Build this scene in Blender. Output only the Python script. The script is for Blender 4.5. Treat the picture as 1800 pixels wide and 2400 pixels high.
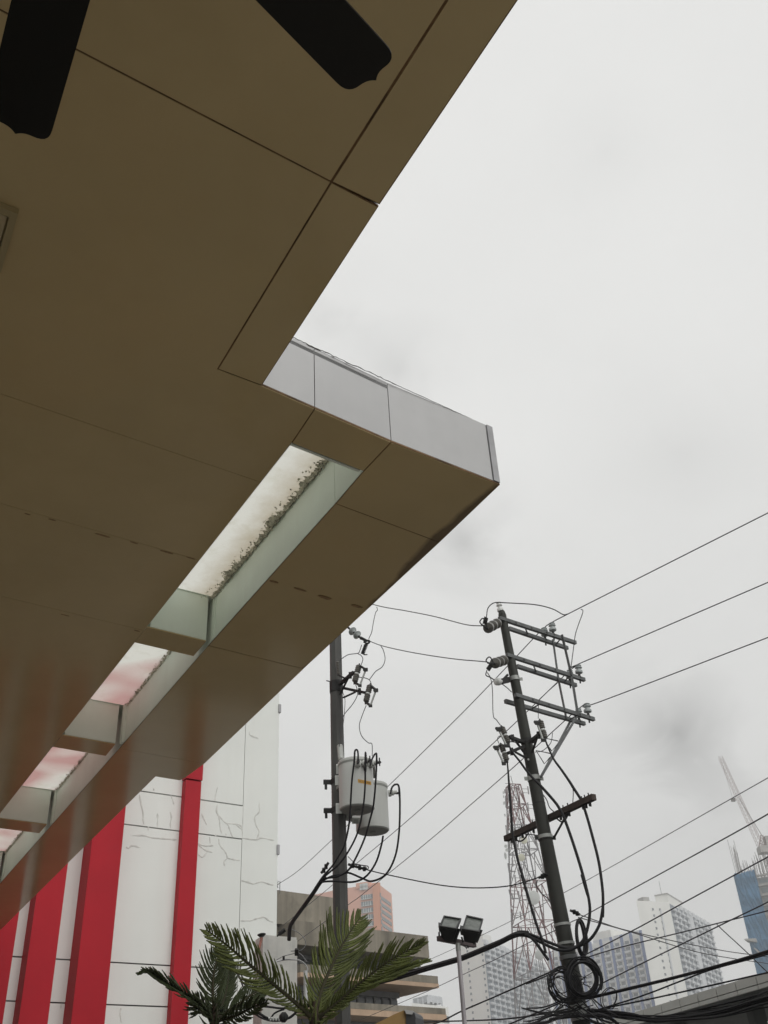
import bpy, math, random
from mathutils import Vector, Matrix
random.seed(7)
for o in list(bpy.data.objects): bpy.data.objects.remove(o)
scn = bpy.context.scene
col = scn.collection

# ------------------------------------------------------------------ camera
F_PX = 2319.0                                   # focal length in pixels of the 1800 px wide photograph
PITCH = math.atan(1569/2319.0); ROLL = math.atan(201/3422.0)
CAM = Vector((0, 0, 1.6))
fw = Vector((0, math.cos(PITCH), math.sin(PITCH)))
r0 = Vector((1, 0, 0)); u0 = Vector((0, -math.sin(PITCH), math.cos(PITCH)))
rt = r0*math.cos(ROLL) - u0*math.sin(ROLL)
up = r0*math.sin(ROLL) + u0*math.cos(ROLL)
cd = bpy.data.cameras.new('camera'); cam = bpy.data.objects.new('camera', cd); col.objects.link(cam)
cd.sensor_fit = 'HORIZONTAL'; cd.sensor_width = 36; cd.lens = F_PX/1800*36
cd.clip_start = 0.05; cd.clip_end = 6000
m3 = Matrix((rt, up, -fw)).transposed()
cam.matrix_world = Matrix.Translation(CAM) @ m3.to_4x4()
scn.camera = cam

# ------------------------------------------------------------------ overcast sky and sun
SUN_EL = math.radians(42); SUN_AZ = math.radians(140)      # azimuth from +Y towards +X: behind the camera, right
w = bpy.data.worlds.new('World'); scn.world = w; w.use_nodes = True
nt = w.node_tree; nt.nodes.clear()
def N(t, **k):
    n = nt.nodes.new(t)
    for a, b in k.items(): setattr(n, a, b)
    return n
def L(a, b): nt.links.new(a, b)
def sval(inp, v): inp.default_value = v
sky = N('ShaderNodeTexSky', sky_type='NISHITA', sun_disc=False)
sky.sun_elevation = SUN_EL; sky.sun_rotation = SUN_AZ; sky.air_density = 1; sky.dust_density = 3
tc = N('ShaderNodeTexCoord')
def math_node(op, a, b=None, c=None, clamp=False):
    n = N('ShaderNodeMath', operation=op); n.use_clamp = clamp
    for i, v in enumerate((a, b, c)):
        if v is None: continue
        if isinstance(v, (int, float)): n.inputs[i].default_value = v
        else: L(v, n.inputs[i])
    return n.outputs[0]
sep = N('ShaderNodeSeparateXYZ'); L(tc.outputs['Generated'], sep.inputs[0])
den = math_node('ADD', math_node('MAXIMUM', sep.outputs[2], 0.0), 0.35)
comb = N('ShaderNodeCombineXYZ')
L(math_node('DIVIDE', sep.outputs[0], den), comb.inputs[0]); L(math_node('DIVIDE', sep.outputs[1], den), comb.inputs[1])
n1 = N('ShaderNodeTexNoise'); n1.inputs['Scale'].default_value = 1.7; n1.inputs['Detail'].default_value = 6; n1.inputs['Roughness'].default_value = .5
L(comb.outputs[0], n1.inputs['Vector'])
n2 = N('ShaderNodeTexNoise'); n2.inputs['Scale'].default_value = 6; n2.inputs['Detail'].default_value = 7; n2.inputs['Roughness'].default_value = .6
n2.inputs['Distortion'].default_value = .6
L(comb.outputs[0], n2.inputs['Vector'])
mr = N('ShaderNodeMapRange'); mr.inputs[1].default_value = .3; mr.inputs[2].default_value = .7; mr.inputs[3].default_value = .925; mr.inputs[4].default_value = 1.04
L(n1.outputs[0], mr.inputs[0])
# gentle overcast gradient: a little brighter towards the zenith
grad = N('ShaderNodeMapRange'); grad.inputs[1].default_value = 0; grad.inputs[2].default_value = 1; grad.inputs[3].default_value = .87; grad.inputs[4].default_value = .90
L(math_node('MAXIMUM', sep.outputs[2], 0.0), grad.inputs[0])
lum = math_node('MULTIPLY', grad.outputs[0], mr.outputs[0])
def px_dir(x, y):
    d = fw*F_PX + rt*(x-900) - up*(y-1200); return d.normalized()
# drifting darker scud under the cloud deck
for (x, y, rad, amt) in ((1590,1720,.085,.32),(1090,1270,.08,.22),(930,870,.07,.13),(1600,1060,.11,.06),(1420,360,.10,.05),(1700,1880,.07,.08),(760,760,.05,.09)):
    d = px_dir(x, y)
    v = N('ShaderNodeVectorMath', operation='DISTANCE'); L(tc.outputs['Generated'], v.inputs[0]); v.inputs[1].default_value = d
    wob = math_node('MULTIPLY_ADD', n2.outputs[0], .20, -.105)
    dist = math_node('ADD', v.outputs['Value'], wob)
    f = math_node('SUBTRACT', 1.0, math_node('DIVIDE', dist, rad), clamp=True)
    f = math_node('MULTIPLY', math_node('MULTIPLY', f, f), math_node('MULTIPLY', math_node('MULTIPLY_ADD', n2.outputs[0], 1.7, -.45, clamp=True), amt*3.4))
    lum = math_node('MULTIPLY', lum, math_node('SUBTRACT', 1.0, f))
tint = N('ShaderNodeCombineXYZ')
L(math_node('MULTIPLY', lum, 10.0), tint.inputs[0]); L(math_node('MULTIPLY', lum, 10.0), tint.inputs[1]); L(math_node('MULTIPLY', lum, 9.80), tint.inputs[2])
mix = N('ShaderNodeMix', data_type='RGBA'); mix.inputs[0].default_value = .985
L(sky.outputs[0], mix.inputs[6]); L(tint.outputs[0], mix.inputs[7])
bg = N('ShaderNodeBackground'); bg.inputs[1].default_value = 0.1; L(mix.outputs[2], bg.inputs[0])
wo = N('ShaderNodeOutputWorld'); L(bg.outputs[0], wo.inputs[0])

sl = bpy.data.lights.new('sun', 'SUN'); sl.energy = 1.5; sl.angle = math.radians(38); sl.color = (1, .985, .96)
so = bpy.data.objects.new('sun', sl); col.objects.link(so); so.location = (20, -20, 60)
sd = Vector((math.sin(SUN_AZ)*math.cos(SUN_EL), math.cos(SUN_AZ)*math.cos(SUN_EL), math.sin(SUN_EL)))
so.rotation_euler = sd.to_track_quat('Z', 'Y').to_euler()
scn.view_settings.view_transform = 'Standard'; scn.view_settings.look = 'None'
scn.view_settings.exposure = 0.0; scn.view_settings.gamma = 1; scn.view_settings.use_curve_mapping = False
scn.render.engine = 'CYCLES'
scn.cycles.volume_bounces = 0; scn.cycles.max_bounces = 8; scn.cycles.diffuse_bounces = 4; scn.cycles.glossy_bounces = 3

# ------------------------------------------------------------------ survey helpers: sight lines of the photograph -> points of the place
def zm(ox, oy, wd, rw=1659.0):
    k = wd/rw
    return lambda x, y: (ox+x*k, oy+y*k)
D = zm(0, 0, 1800); z1 = zm(0, 0, 1000); z2 = zm(400, 700, 850); z3 = zm(0, 1300, 750); z4 = zm(0, 1700, 700)
r1 = zm(700, 1400, 500); T = zm(700, 1700, 300); r3 = zm(1100, 1380, 350); r4 = zm(1100, 1700, 350)
z5 = zm(1000, 2050, 450); z6 = zm(1350, 1950, 450); z7 = zm(850, 2100, 270); z8 = zm(600, 2000, 450); zt = zm(300, 2050, 750)
q4 = zm(1450, 2200, 350); cz = zm(1550, 1700, 250, 1382.0); tw = zm(1150, 1850, 250); g6 = zm(600, 2150, 250); g3 = zm(1250, 2200, 250); g2 = zm(1080, 2150, 320)
def ray(p):
    d = fw*F_PX + rt*(p[0]-900) - up*(p[1]-1200)
    return d/math.hypot(d.x, d.y)
def athd(p, h): return CAM + ray(p)*h                     # at a horizontal distance
def atz(p, z):                                            # at a height
    d = ray(p); return CAM + d*((z-CAM.z)/d.z)
def onpl(p, P, n):                                        # on a plane
    d = ray(p); return CAM + d*((P-CAM).dot(n)/d.dot(n))
def pxm(P, n): return n*(P-CAM).dot(fw)/F_PX              # n pixels at P in metres
def hdist(P): return math.hypot(P.x, P.y)
UP = Vector((0, 0, 1))

# ------------------------------------------------------------------ materials
def mat(name, c, rough=.6, var=.18, scale=2.0, bump=0.0, bscale=30, metal=0.0, coat=0.0, streak=0.0, streak_c=None, spec=.5, patch=0.0, patch_c=(.1,.08,.06), patch_scale=1.5):
    m = bpy.data.materials.new(name); m.use_nodes = True; t = m.node_tree
    b = t.nodes['Principled BSDF']
    b.inputs['Roughness'].default_value = rough; b.inputs['Metallic'].default_value = metal
    b.inputs['Specular IOR Level'].default_value = spec
    if coat: b.inputs['Coat Weight'].default_value = coat; b.inputs['Coat Roughness'].default_value = .08
    g = t.nodes.new('ShaderNodeNewGeometry')
    n = t.nodes.new('ShaderNodeTexNoise'); n.inputs['Scale'].default_value = scale; n.inputs['Detail'].default_value = 6; n.inputs['Roughness'].default_value = .6
    t.links.new(g.outputs['Position'], n.inputs['Vector'])
    r = t.nodes.new('ShaderNodeMapRange'); r.inputs[1].default_value = .3; r.inputs[2].default_value = .7
    r.inputs[3].default_value = 1-var; r.inputs[4].default_value = 1+var
    t.links.new(n.outputs[0], r.inputs[0])
    mx = t.nodes.new('ShaderNodeVectorMath'); mx.operation = 'SCALE'; mx.inputs[0].default_value = c[:3]
    t.links.new(r.outputs[0], mx.inputs['Scale'])
    last = mx.outputs[0]
    def overlay(last, vec_scale, lo, hi, amount, cc):
        mp = t.nodes.new('ShaderNodeMapping'); mp.inputs['Scale'].default_value = vec_scale
        t.links.new(g.outputs['Position'], mp.inputs[0])
        s = t.nodes.new('ShaderNodeTexNoise'); s.inputs['Scale'].default_value = 1; s.inputs['Detail'].default_value = 5; s.inputs['Roughness'].default_value = .65
        t.links.new(mp.outputs[0], s.inputs['Vector'])
        rr = t.nodes.new('ShaderNodeMapRange'); rr.inputs[1].default_value = lo; rr.inputs[2].default_value = hi; rr.inputs[3].default_value = 0; rr.inputs[4].default_value = amount
        t.links.new(s.outputs[0], rr.inputs[0])
        mm = t.nodes.new('ShaderNodeMix'); mm.data_type = 'RGBA'
        t.links.new(rr.outputs[0], mm.inputs[0]); t.links.new(last, mm.inputs[6]); mm.inputs[7].default_value = (*cc, 1)
        return mm.outputs[2]
    if streak: last = overlay(last, (streak_scale(scale), streak_scale(scale), .25*scale/2), .45, .75, streak, streak_c or tuple(x*.5 for x in c[:3]))
    if patch: last = overlay(last, (patch_scale,)*3, .5, .68, patch, patch_c)
    t.links.new(last, b.inputs['Base Color'])
    if bump:
        n2 = t.nodes.new('ShaderNodeTexNoise'); n2.inputs['Scale'].default_value = bscale; n2.inputs['Detail'].default_value = 4
        t.links.new(g.outputs['Position'], n2.inputs['Vector'])
        bp = t.nodes.new('ShaderNodeBump'); bp.inputs['Strength'].default_value = bump; bp.inputs['Distance'].default_value = .02
        t.links.new(n2.outputs[0], bp.inputs['Height']); t.links.new(bp.outputs[0], b.inputs['Normal'])
    return m
def streak_scale(s): return 3.0*s
MT = {}
MT['soffit'] = mat('soffit_panel_paint', (.58,.455,.25), .12, .07, .45, .035, 1.3, spec=.22, streak=.32, streak_c=(.47,.355,.18), patch=.22, patch_c=(.60,.40,.19), patch_scale=.35)
MT['sealant'] = mat('joint_sealant', (.17,.10,.045), .8, .75, 4)
MT['tape'] = mat('tape_residue', (.30,.19,.09), .8, .35, 30)
MT['fascia'] = mat('fascia_silver_paint', (.445,.445,.445), .38, .05, 3, .03, 50, metal=.15, streak=.3, streak_c=(.40,.40,.41))
MT['trim'] = mat('fascia_trim', (.34,.34,.35), .45, .15, 8, metal=.2)
MT['whitebox'] = mat('skylight_side_paint', (.80,.87,.79), .5, .05, 2, streak=.2, streak_c=(.68,.68,.6))
MT['deck'] = mat('roof_deck', (.2,.2,.2), .8)
MT['crust'] = mat('mould_crust', (.62,.59,.50), .9, .35, 14, .5, 60, patch=.8, patch_c=(.16,.13,.09), patch_scale=30)
MT['flash'] = mat('flashing', (.13,.12,.12), .7, .5, 12)
MT['blade'] = mat('fan_blade_black', (.008,.0075,.007), .45, .1, 4, spec=.25)
MT['hub'] = mat('fan_metal_black', (.012,.012,.012), .4, .1, 4)
MT['wall'] = mat('white_wall_paint', (.78,.80,.765), .75, .035, .7, .05, 25, streak=.22, streak_c=(.66,.65,.60))
MT['joint'] = mat('wall_joint_dark', (.07,.055,.07), .8, .3, 3)
MT['crack'] = mat('crack_filler_grey', (.635,.635,.60), .8, .25, 6)
MT['red'] = mat('red_fin_paint', (.42,.014,.025), .55, .07, 1.2, .03, 40, streak=.25, streak_c=(.36,.012,.02), spec=.2)
MT['concrete'] = mat('weathered_concrete', (.25,.225,.18), .9, .25, .35, .15, 6, streak=.85, streak_c=(.085,.075,.058), patch=.7, patch_c=(.11,.10,.078), patch_scale=.5)
MT['tanband'] = mat('tan_concrete_band', (.46,.33,.23), .85, .15, .8, streak=.4, streak_c=(.28,.2,.14))
MT['glass'] = mat('dark_window_glass', (.06,.07,.075), .12, .3, .5, spec=.6)
MT['blind'] = mat('window_blinds', (.20,.21,.22), .5, .2, 1)
MT['mullion'] = mat('window_frame_grey', (.16,.16,.165), .5)
MT['post'] = mat('whitewashed_concrete', (.62,.61,.57), .85, .12, 1.6, .12, 15, streak=.55, streak_c=(.36,.36,.35), patch=.35, patch_c=(.42,.42,.41), patch_scale=2.4)
MT['pipe'] = mat('galvanised_pipe', (.5,.5,.5), .4, .15, 6, metal=.6)
MT['rustpipe'] = mat('rusty_red_conduit', (.40,.18,.14), .7, .3, 9)
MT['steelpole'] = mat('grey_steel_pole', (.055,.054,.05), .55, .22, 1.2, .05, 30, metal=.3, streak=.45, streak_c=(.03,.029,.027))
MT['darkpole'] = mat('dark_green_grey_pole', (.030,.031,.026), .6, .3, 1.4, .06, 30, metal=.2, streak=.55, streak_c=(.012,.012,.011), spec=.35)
MT['galv'] = mat('galvanised_steel', (.12,.125,.125), .5, .2, 6, metal=.5)
MT['galvlight'] = mat('pale_galvanised_band', (.30,.31,.295), .5, .2, 6, metal=.4)
MT['iron'] = mat('black_iron', (.015,.0145,.014), .6, .3, 8, spec=.35)
MT['porc'] = mat('grey_porcelain', (.34,.37,.37), .3, .1, 8, spec=.6)
MT['porcw'] = mat('white_porcelain', (.62,.63,.61), .3, .1, 8, spec=.6)
MT['brownporc'] = mat('grey_brown_porcelain', (.105,.10,.088), .3, .15, 8, spec=.6)
MT['wood'] = mat('brown_timber_arm', (.044,.031,.025), .85, .35, 7, .3, 40)
MT['tank'] = mat('transformer_grey_paint', (.47,.48,.455), .42, .05, 1.5, .02, 30, streak=.35, streak_c=(.36,.36,.34))
MT['tankdark'] = mat('transformer_base_paint', (.27,.28,.26), .6, .15, 3)
MT['label'] = mat('yellow_label', (.50,.27,.03), .5, .1, 20)
MT['print'] = mat('label_print', (.07,.035,.01), .6)
MT['cable'] = mat('black_cable', (.006,.0055,.007), .55, .3, 20, spec=.3)
MT['wire'] = mat('grey_wire', (.035,.034,.038), .5, .2, 10)
MT['wirepale'] = mat('pale_wire', (.20,.20,.205), .5, .2, 10)
MT['lampblack'] = mat('floodlight_black', (.018,.018,.019), .45, .2, 10)
MT['lampglass'] = mat('floodlight_glass', (.105,.115,.105), .15, .35, 14, spec=.6)
MT['lamppole'] = mat('lamp_pole_grey', (.36,.34,.36), .45, .2, 4, metal=.2, streak=.4, streak_c=(.2,.19,.2))
MT['rustbar'] = mat('rusty_dark_bar', (.07,.05,.05), .7, .4, 12)
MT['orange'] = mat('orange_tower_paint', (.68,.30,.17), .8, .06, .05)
MT['salmon'] = mat('salmon_tower_paint', (.70,.36,.26), .8, .06, .05)  # paler salmon tone of the tower body, roof block and wing
MT['towerwin'] = mat('tower_window', (.16,.19,.20), .4, .25, .3)
MT['cwhite'] = mat('condo_white_paint', (.80,.80,.76), .8, .05, .05, streak=.2, streak_c=(.6,.6,.57))
MT['cbal'] = mat('condo_balcony_paint', (.62,.64,.66), .8, .05, .05)
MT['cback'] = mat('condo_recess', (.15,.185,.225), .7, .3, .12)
MT['cblue'] = mat('condo_blue_stripe', (.10,.16,.36), .8, .08, .1)
MT['cwin'] = mat('condo_window', (.12,.14,.16), .4, .3, .2)
MT['net'] = mat('blue_safety_net', (.035,.145,.27), .85, .25, .25, .1, 2, patch=.35, patch_c=(.02,.10,.2), patch_scale=.15)
MT['rawconc'] = mat('raw_concrete', (.36,.35,.33), .9, .2, .2)
MT['rebar'] = mat('rebar_steel', (.12,.10,.09), .8)
MT['cranered'] = mat('crane_red_paint', (.24,.155,.14), .6, .1, .5)
MT['towred'] = mat('tower_red_paint', (.17,.075,.075), .6, .15, .5)
MT['towwhite'] = mat('tower_white_paint', (.24,.23,.235), .6, .15, .5)
MT['dish'] = mat('dish_white', (.62,.64,.62), .5, .08, .8)
MT['dishcream'] = mat('dish_cream', (.66,.65,.52), .5, .08, .8)
MT['bridge'] = mat('bridge_grey_cladding', (.40,.40,.375), .55, .06, .6, streak=.35, streak_c=(.27,.27,.25))
MT['darkgrey'] = mat('dark_grey_steel', (.055,.06,.055), .6, .3, 1.5)  # one dark steel tone for the footbridge beams, screens and columns
MT['asphalt'] = mat('asphalt', (.05,.05,.052), .9, .25, .5, .3, 40)
MT['pave'] = mat('concrete_paving', (.35,.33,.29), .85, .15, .7, .1, 20)
MT['ground'] = mat('city_ground', (.14,.135,.125), .95, .25, .05)
MT['paint'] = mat('road_paint', (.75,.75,.72), .7, .1, 3)
MT['brownsign'] = mat('brown_sign_panel', (.30,.185,.065), .5, .1, 3)
MT['signedge'] = mat('dark_sign_edge', (.03,.03,.033), .35, .2, 5)
MT['signrim'] = mat('grey_sign_rim', (.38,.38,.38), .4, .1, 5)
MT['bark'] = mat('pine_bark', (.045,.03,.02), .9, .3, 30, .4, 60)
MT['pinestem'] = mat('pine_stem', (.038,.034,.016), .9, .3, 30)
MT['pinegreen'] = mat('araucaria_green', (.098,.118,.026), .6, .5, 6, .6, 220)
MT['pinedeep'] = mat('araucaria_deep_green', (.042,.058,.017), .6, .45, 6, .6, 220)
MT['cream'] = mat('cream_fixture', (.40,.32,.17), .4, .05, 4)
MT['lens'] = mat('fixture_lens', (.50,.41,.25), .3, .05, 4)
# stained translucent roof sheets, some with pink patches
def sheet_mat(name, pink, edge=None):
    m = bpy.data.materials.new(name); m.use_nodes = True; t = m.node_tree; t.nodes.remove(t.nodes['Principled BSDF'])
    out = t.nodes['Material Output']
    g = t.nodes.new('ShaderNodeNewGeometry')
    def noise(sc, det=6):
        n = t.nodes.new('ShaderNodeTexNoise'); n.inputs['Scale'].default_value = sc; n.inputs['Detail'].default_value = det; n.inputs['Roughness'].default_value = .65
        t.links.new(g.outputs['Position'], n.inputs['Vector']); return n.outputs[0]
    def rng(x, a, b, lo, hi):
        r = t.nodes.new('ShaderNodeMapRange'); r.inputs[1].default_value = a; r.inputs[2].default_value = b; r.inputs[3].default_value = lo; r.inputs[4].default_value = hi
        t.links.new(x, r.inputs[0]); return r.outputs[0]
    def mixc(f, a, b):
        mm = t.nodes.new('ShaderNodeMix'); mm.data_type = 'RGBA'; t.links.new(f, mm.inputs[0])
        for s, v in ((6, a), (7, b)):
            if isinstance(v, tuple): mm.inputs[s].default_value = (*v, 1)
            else: t.links.new(v, mm.inputs[s])
        return mm.outputs[2]
    c = mixc(rng(noise(6), .5, .72, 0, .6), (.69,.69,.64), (.54,.53,.44))
    if pink: c = mixc(rng(noise(.7, 2), .38, .55, 0, .9), c, (.50,.28,.265))  # pink patches mixed into the sheet colour
    if edge:                                                     # brown damp tide mark along the outer edge of the sheet
        a, nn = edge
        dp = t.nodes.new('ShaderNodeVectorMath'); dp.operation = 'DOT_PRODUCT'; t.links.new(g.outputs['Position'], dp.inputs[0]); dp.inputs[1].default_value = nn
        sb = t.nodes.new('ShaderNodeMath'); sb.operation = 'SUBTRACT'; t.links.new(dp.outputs['Value'], sb.inputs[0]); sb.inputs[1].default_value = nn.dot(a)
        ad = t.nodes.new('ShaderNodeMath'); ad.operation = 'MULTIPLY_ADD'; t.links.new(noise(5), ad.inputs[0]); ad.inputs[1].default_value = -.28; t.links.new(sb.outputs[0], ad.inputs[2])
        c = mixc(rng(ad.outputs[0], -.10, .12, .75, 0), c, (.40,.34,.24))
    tr = t.nodes.new('ShaderNodeBsdfTranslucent'); df = t.nodes.new('ShaderNodeBsdfDiffuse'); ms = t.nodes.new('ShaderNodeMixShader'); ms.inputs[0].default_value = .12
    t.links.new(c, tr.inputs[0]); t.links.new(c, df.inputs[0]); t.links.new(tr.outputs[0], ms.inputs[1]); t.links.new(df.outputs[0], ms.inputs[2]); t.links.new(ms.outputs[0], out.inputs[0])
    return m
MT['sheetpink'] = sheet_mat('pink_patched_roof_sheet', True)

# ------------------------------------------------------------------ object helpers
def rootloc(o):
    v = Vector((0, 0, 0))
    while o is not None: v += o.location; o = o.parent
    return v
class MB:
    def __init__(s): s.v = []; s.f = []; s.mi = []; s.cur = 0
    def add(s, vs, fs):
        b = len(s.v); s.v += [Vector(x) for x in vs]
        for f in fs: s.f.append(tuple(b+i for i in f)); s.mi.append(s.cur)
        return s
    def box(s, c, ax, hx, ay, hy, az, hz):
        c = Vector(c); vs = [c+ax*(hx*i)+ay*(hy*j)+az*(hz*k) for i in (-1,1) for j in (-1,1) for k in (-1,1)]
        fs = [(0,1,3,2),(4,6,7,5),(0,4,5,1),(2,3,7,6),(0,2,6,4),(1,5,7,3)]
        if ax.cross(ay).dot(az) < 0: fs = [f[::-1] for f in fs]
        return s.add(vs, fs)
    def bar(s, a, b, wd, ht, ref=UP):                           # rectangular bar from a to b
        a, b = Vector(a), Vector(b); d = b-a; l = d.length; d = d/l
        x = d.cross(ref)
        if x.length < 1e-4: x = d.cross(Vector((1,0,0)))
        x.normalize(); y = x.cross(d)
        return s.box((a+b)/2, d, l/2, x, wd/2, y, ht/2)
    def tube(s, pts, rad, n=8, cap=True):
        pts = [Vector(p) for p in pts]; m = len(pts)
        if not isinstance(rad, (list, tuple)): rad = [rad]*m
        vs = []; fs = []; x = None
        for i in range(m):
            d = (pts[min(i+1, m-1)]-pts[max(i-1, 0)])
            if d.length < 1e-9: d = Vector((0,0,1))
            d.normalize()
            if x is None:
                x = d.cross(UP)
                if x.length < .05: x = d.cross(Vector((1,0,0)))
            else: x = x - d*x.dot(d)
            x.normalize(); y = d.cross(x)
            for k in range(n):
                a = 2*math.pi*k/n; vs.append(pts[i]+(x*math.cos(a)+y*math.sin(a))*rad[i])
        for i in range(m-1):
            for k in range(n):
                fs.append((i*n+k, i*n+(k+1)%n, (i+1)*n+(k+1)%n, (i+1)*n+k))
        if cap: fs.append(tuple(range(n))[::-1]); fs.append(tuple((m-1)*n+k for k in range(n)))
        return s.add(vs, fs)
    def lathe(s, a, b, prof, n=16):                             # prof: (t along a->b, radius)
        a, b = Vector(a), Vector(b)
        return s.tube([a+(b-a)*t for t, r in prof], [max(r, 1e-4) for t, r in prof], n) if False else s._lathe(a, b, prof, n)
    def _lathe(s, a, b, prof, n):
        d = (b-a).normalized(); x = d.cross(UP)
        if x.length < .05: x = d.cross(Vector((1,0,0)))
        x.normalize(); y = d.cross(x); vs = []; fs = []; m = len(prof)
        for t, r in prof:
            c = a+(b-a)*t
            for k in range(n):
                an = 2*math.pi*k/n; vs.append(c+(x*math.cos(an)+y*math.sin(an))*max(r, 1e-4))
        for i in range(m-1):
            for k in range(n): fs.append((i*n+k, i*n+(k+1)%n, (i+1)*n+(k+1)%n, (i+1)*n+k))
        fs.append(tuple(range(n))[::-1]); fs.append(tuple((m-1)*n+k for k in range(n)))
        return s.add(vs, fs)
    def prism(s, poly, vec):                                    # extruded polygon
        poly = [Vector(p) for p in poly]; vec = Vector(vec); n = len(poly)
        nrm = Vector((0,0,0))
        for i in range(n): nrm += poly[i].cross(poly[(i+1)%n])
        if nrm.dot(vec) > 0: poly = poly[::-1]
        vs = poly+[p+vec for p in poly]
        fs = [tuple(range(n)), tuple(range(n, 2*n))[::-1]]
        for i in range(n): j = (i+1)%n; fs.append((j, i, n+i, n+j))
        return s.add(vs, fs)
    def build(s, name, m, parent=None, smooth=None, label=None, kind=None):
        off = rootloc(parent) if parent is not None else Vector((0,0,0))
        me = bpy.data.meshes.new(name); me.from_pydata([tuple(v-off) for v in s.v], [], s.f)
        ms = m if isinstance(m, (list, tuple)) else [m]
        for x in ms: me.materials.append(MT[x])
        if len(ms) > 1:
            for p, i in zip(me.polygons, s.mi): p.material_index = i
        if smooth:
            for p in me.polygons: p.use_smooth = True
            me.set_sharp_from_angle(angle=math.radians(smooth))
        me.update()
        o = bpy.data.objects.new(name, me); col.objects.link(o)
        if parent is not None: o.parent = parent
        if label: o['label'] = label
        if kind: o['kind'] = kind
        return o
def thing(name, label, cat, loc=(0,0,0), group=None):
    o = bpy.data.objects.new(name, None); o.empty_display_size = .2; col.objects.link(o); o.location = Vector(loc)
    o['label'] = label; o['category'] = cat
    if group: o['group'] = group
    return o
def tag(o, label, cat, group=None):
    o['label'] = label; o['category'] = cat
    if group: o['group'] = group
    return o
def stamp(name, me, parent, loc, rotz=0):                       # another piece sharing its mesh
    o = bpy.data.objects.new(name, me); col.objects.link(o); o.parent = parent
    o.location = Vector(loc)-rootloc(parent); o.rotation_euler.z = rotz
    return o
def smooth_path(pts, n=6):                                      # Catmull-Rom
    pts = [Vector(p) for p in pts]; out = []
    if len(pts) == 2: return [pts[0].lerp(pts[1], i/n) for i in range(n+1)]
    P = [pts[0]*2-pts[1]]+pts+[pts[-1]*2-pts[-2]]
    for i in range(1, len(P)-2):
        a, b, c, d = P[i-1:i+3]
        for k in range(n):
            t = k/n
            out.append(.5*((2*b)+(c-a)*t+(2*a-5*b+4*c-d)*t*t+(3*b-a-3*c+d)*t**3))
    out.append(pts[-1]); return out
def path_hd(px, h0, h1):                                        # sight lines at distances running from h0 to h1
    cum = [0]
    for a, b in zip(px, px[1:]): cum.append(cum[-1]+math.hypot(b[0]-a[0], b[1]-a[1]))
    return [athd(p, 1/((1-c/cum[-1])/h0+(c/cum[-1])/h1)) for p, c in zip(px, cum)]
def run_on(P, px):                                               # lines that leave the frame carry on to their next support
    if px[-1][0] > 1840: P = P+[P[-1]+(P[-1]-P[-2]).normalized()*22+UP*.3]
    return P
def cable(name, px, h0, h1, rad, m, label, cat, group=None, n=6, sides=6, extra=()):
    mb = MB(); mb.tube(run_on(smooth_path(path_hd(px, h0, h1), n), px), rad, sides)
    for e in extra: mb.tube(run_on(smooth_path(path_hd(*e[:3]), n), e[0]), e[3] if len(e) > 3 else rad, sides)
    return tag(mb.build(name, m, smooth=60), label, cat, group)
def cable_z(name, px, z, rad, m, label, cat, group=None, sides=6):
    mb = MB(); zs = z if isinstance(z, (list, tuple)) else [z]*len(px)
    P = [atz(p, q) for p, q in zip(px, zs)]; P = smooth_path(P, 5); P = [P[0]+(P[0]-P[1]).normalized()*20]+P if px[0][0] > 1840 else P
    mb.tube(P, rad, sides)
    return tag(mb.build(name, m, smooth=60), label, cat, group)

# ------------------------------------------------------------------ ground
def sheet(name, x0, y0, x1, y1, z, m):
    mb = MB(); mb.add([(x0,y0,z),(x1,y0,z),(x1,y1,z),(x0,y1,z)], [(0,1,2,3)]); o = mb.build(name, m); o['kind'] = 'structure'; return o
sheet('ground', -2500, -2500, 2500, 2500, 0, 'ground')
rd = Vector((-.524, .852, 0)).normalized(); rn = Vector((rd.y, -rd.x, 0))         # the street runs along the canopy edge
def strip(name, off0, off1, z, m, l0=-60, l1=120):
    a, b = rn*off0, rn*off1
    mb = MB(); mb.add([a+rd*l0+UP*z, b+rd*l0+UP*z, b+rd*l1+UP*z, a+rd*l1+UP*z], [(0,1,2,3)]); o = mb.build(name, m); o['kind'] = 'structure'; return o
strip('pavement', -14, 4.5, .12, 'pave')
mb = MB(); mb.bar(rn*4.57-rd*60+UP*.06, rn*4.57+rd*120+UP*.06, .14, .13); o = mb.build('kerb', 'pave'); o['kind'] = 'structure'
strip('road', 4.65, 12.6, .006, 'asphalt')
mb = MB()
for k in range(-8, 18):
    c = rn*8.6+rd*(k*6); mb.box(c+UP*.0125, rd, 1.5, rn, .06, UP, .001)
o = mb.build('lane_marking', 'paint'); o['kind'] = 'structure'

# ------------------------------------------------------------------ canopy
ZS = 5.4; DEP = .42; ZT = ZS+.49
S = lambda p: atz(p, ZS)
av = Vector((-.524, .852, 0)).normalized(); bv = Vector((.804, .595, 0)).normalized()
WN = Vector((-.572, .82, 0)).normalized(); WD = Vector((.82, .572, 0)).normalized(); W0 = WN*19.3      # the white wall: W0 + s*WD
def to_wall(P, d, gap=.05): return P + d*((19.3-gap-P.dot(WN))/d.dot(WN))
cross, crossr, e1b, j2b = S(D(715,393)), S(D(820,443)), S(D(566,833)), S(D(470,797))
crossr2 = S(D(818,447))
d1 = (S(D(1120,0))-crossr).normalized(); d2 = (S(D(965,0))-cross).normalized(); dl = (S(D(170,110))-cross).normalized()
E1x = crossr+d1*7; J2x = cross+d2*7; LW = 6.5
ff, fg, corner = S(D(680,883)), S(D(845,955)), S(D(1080,1048))
s1, s2, s3, s4 = S(D(630,957)), S(D(785,1018)), S(D(725,1088)), S(D(450,1395))
o1, o2 = S(D(950,1172)), S(D(656,1445))
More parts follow.
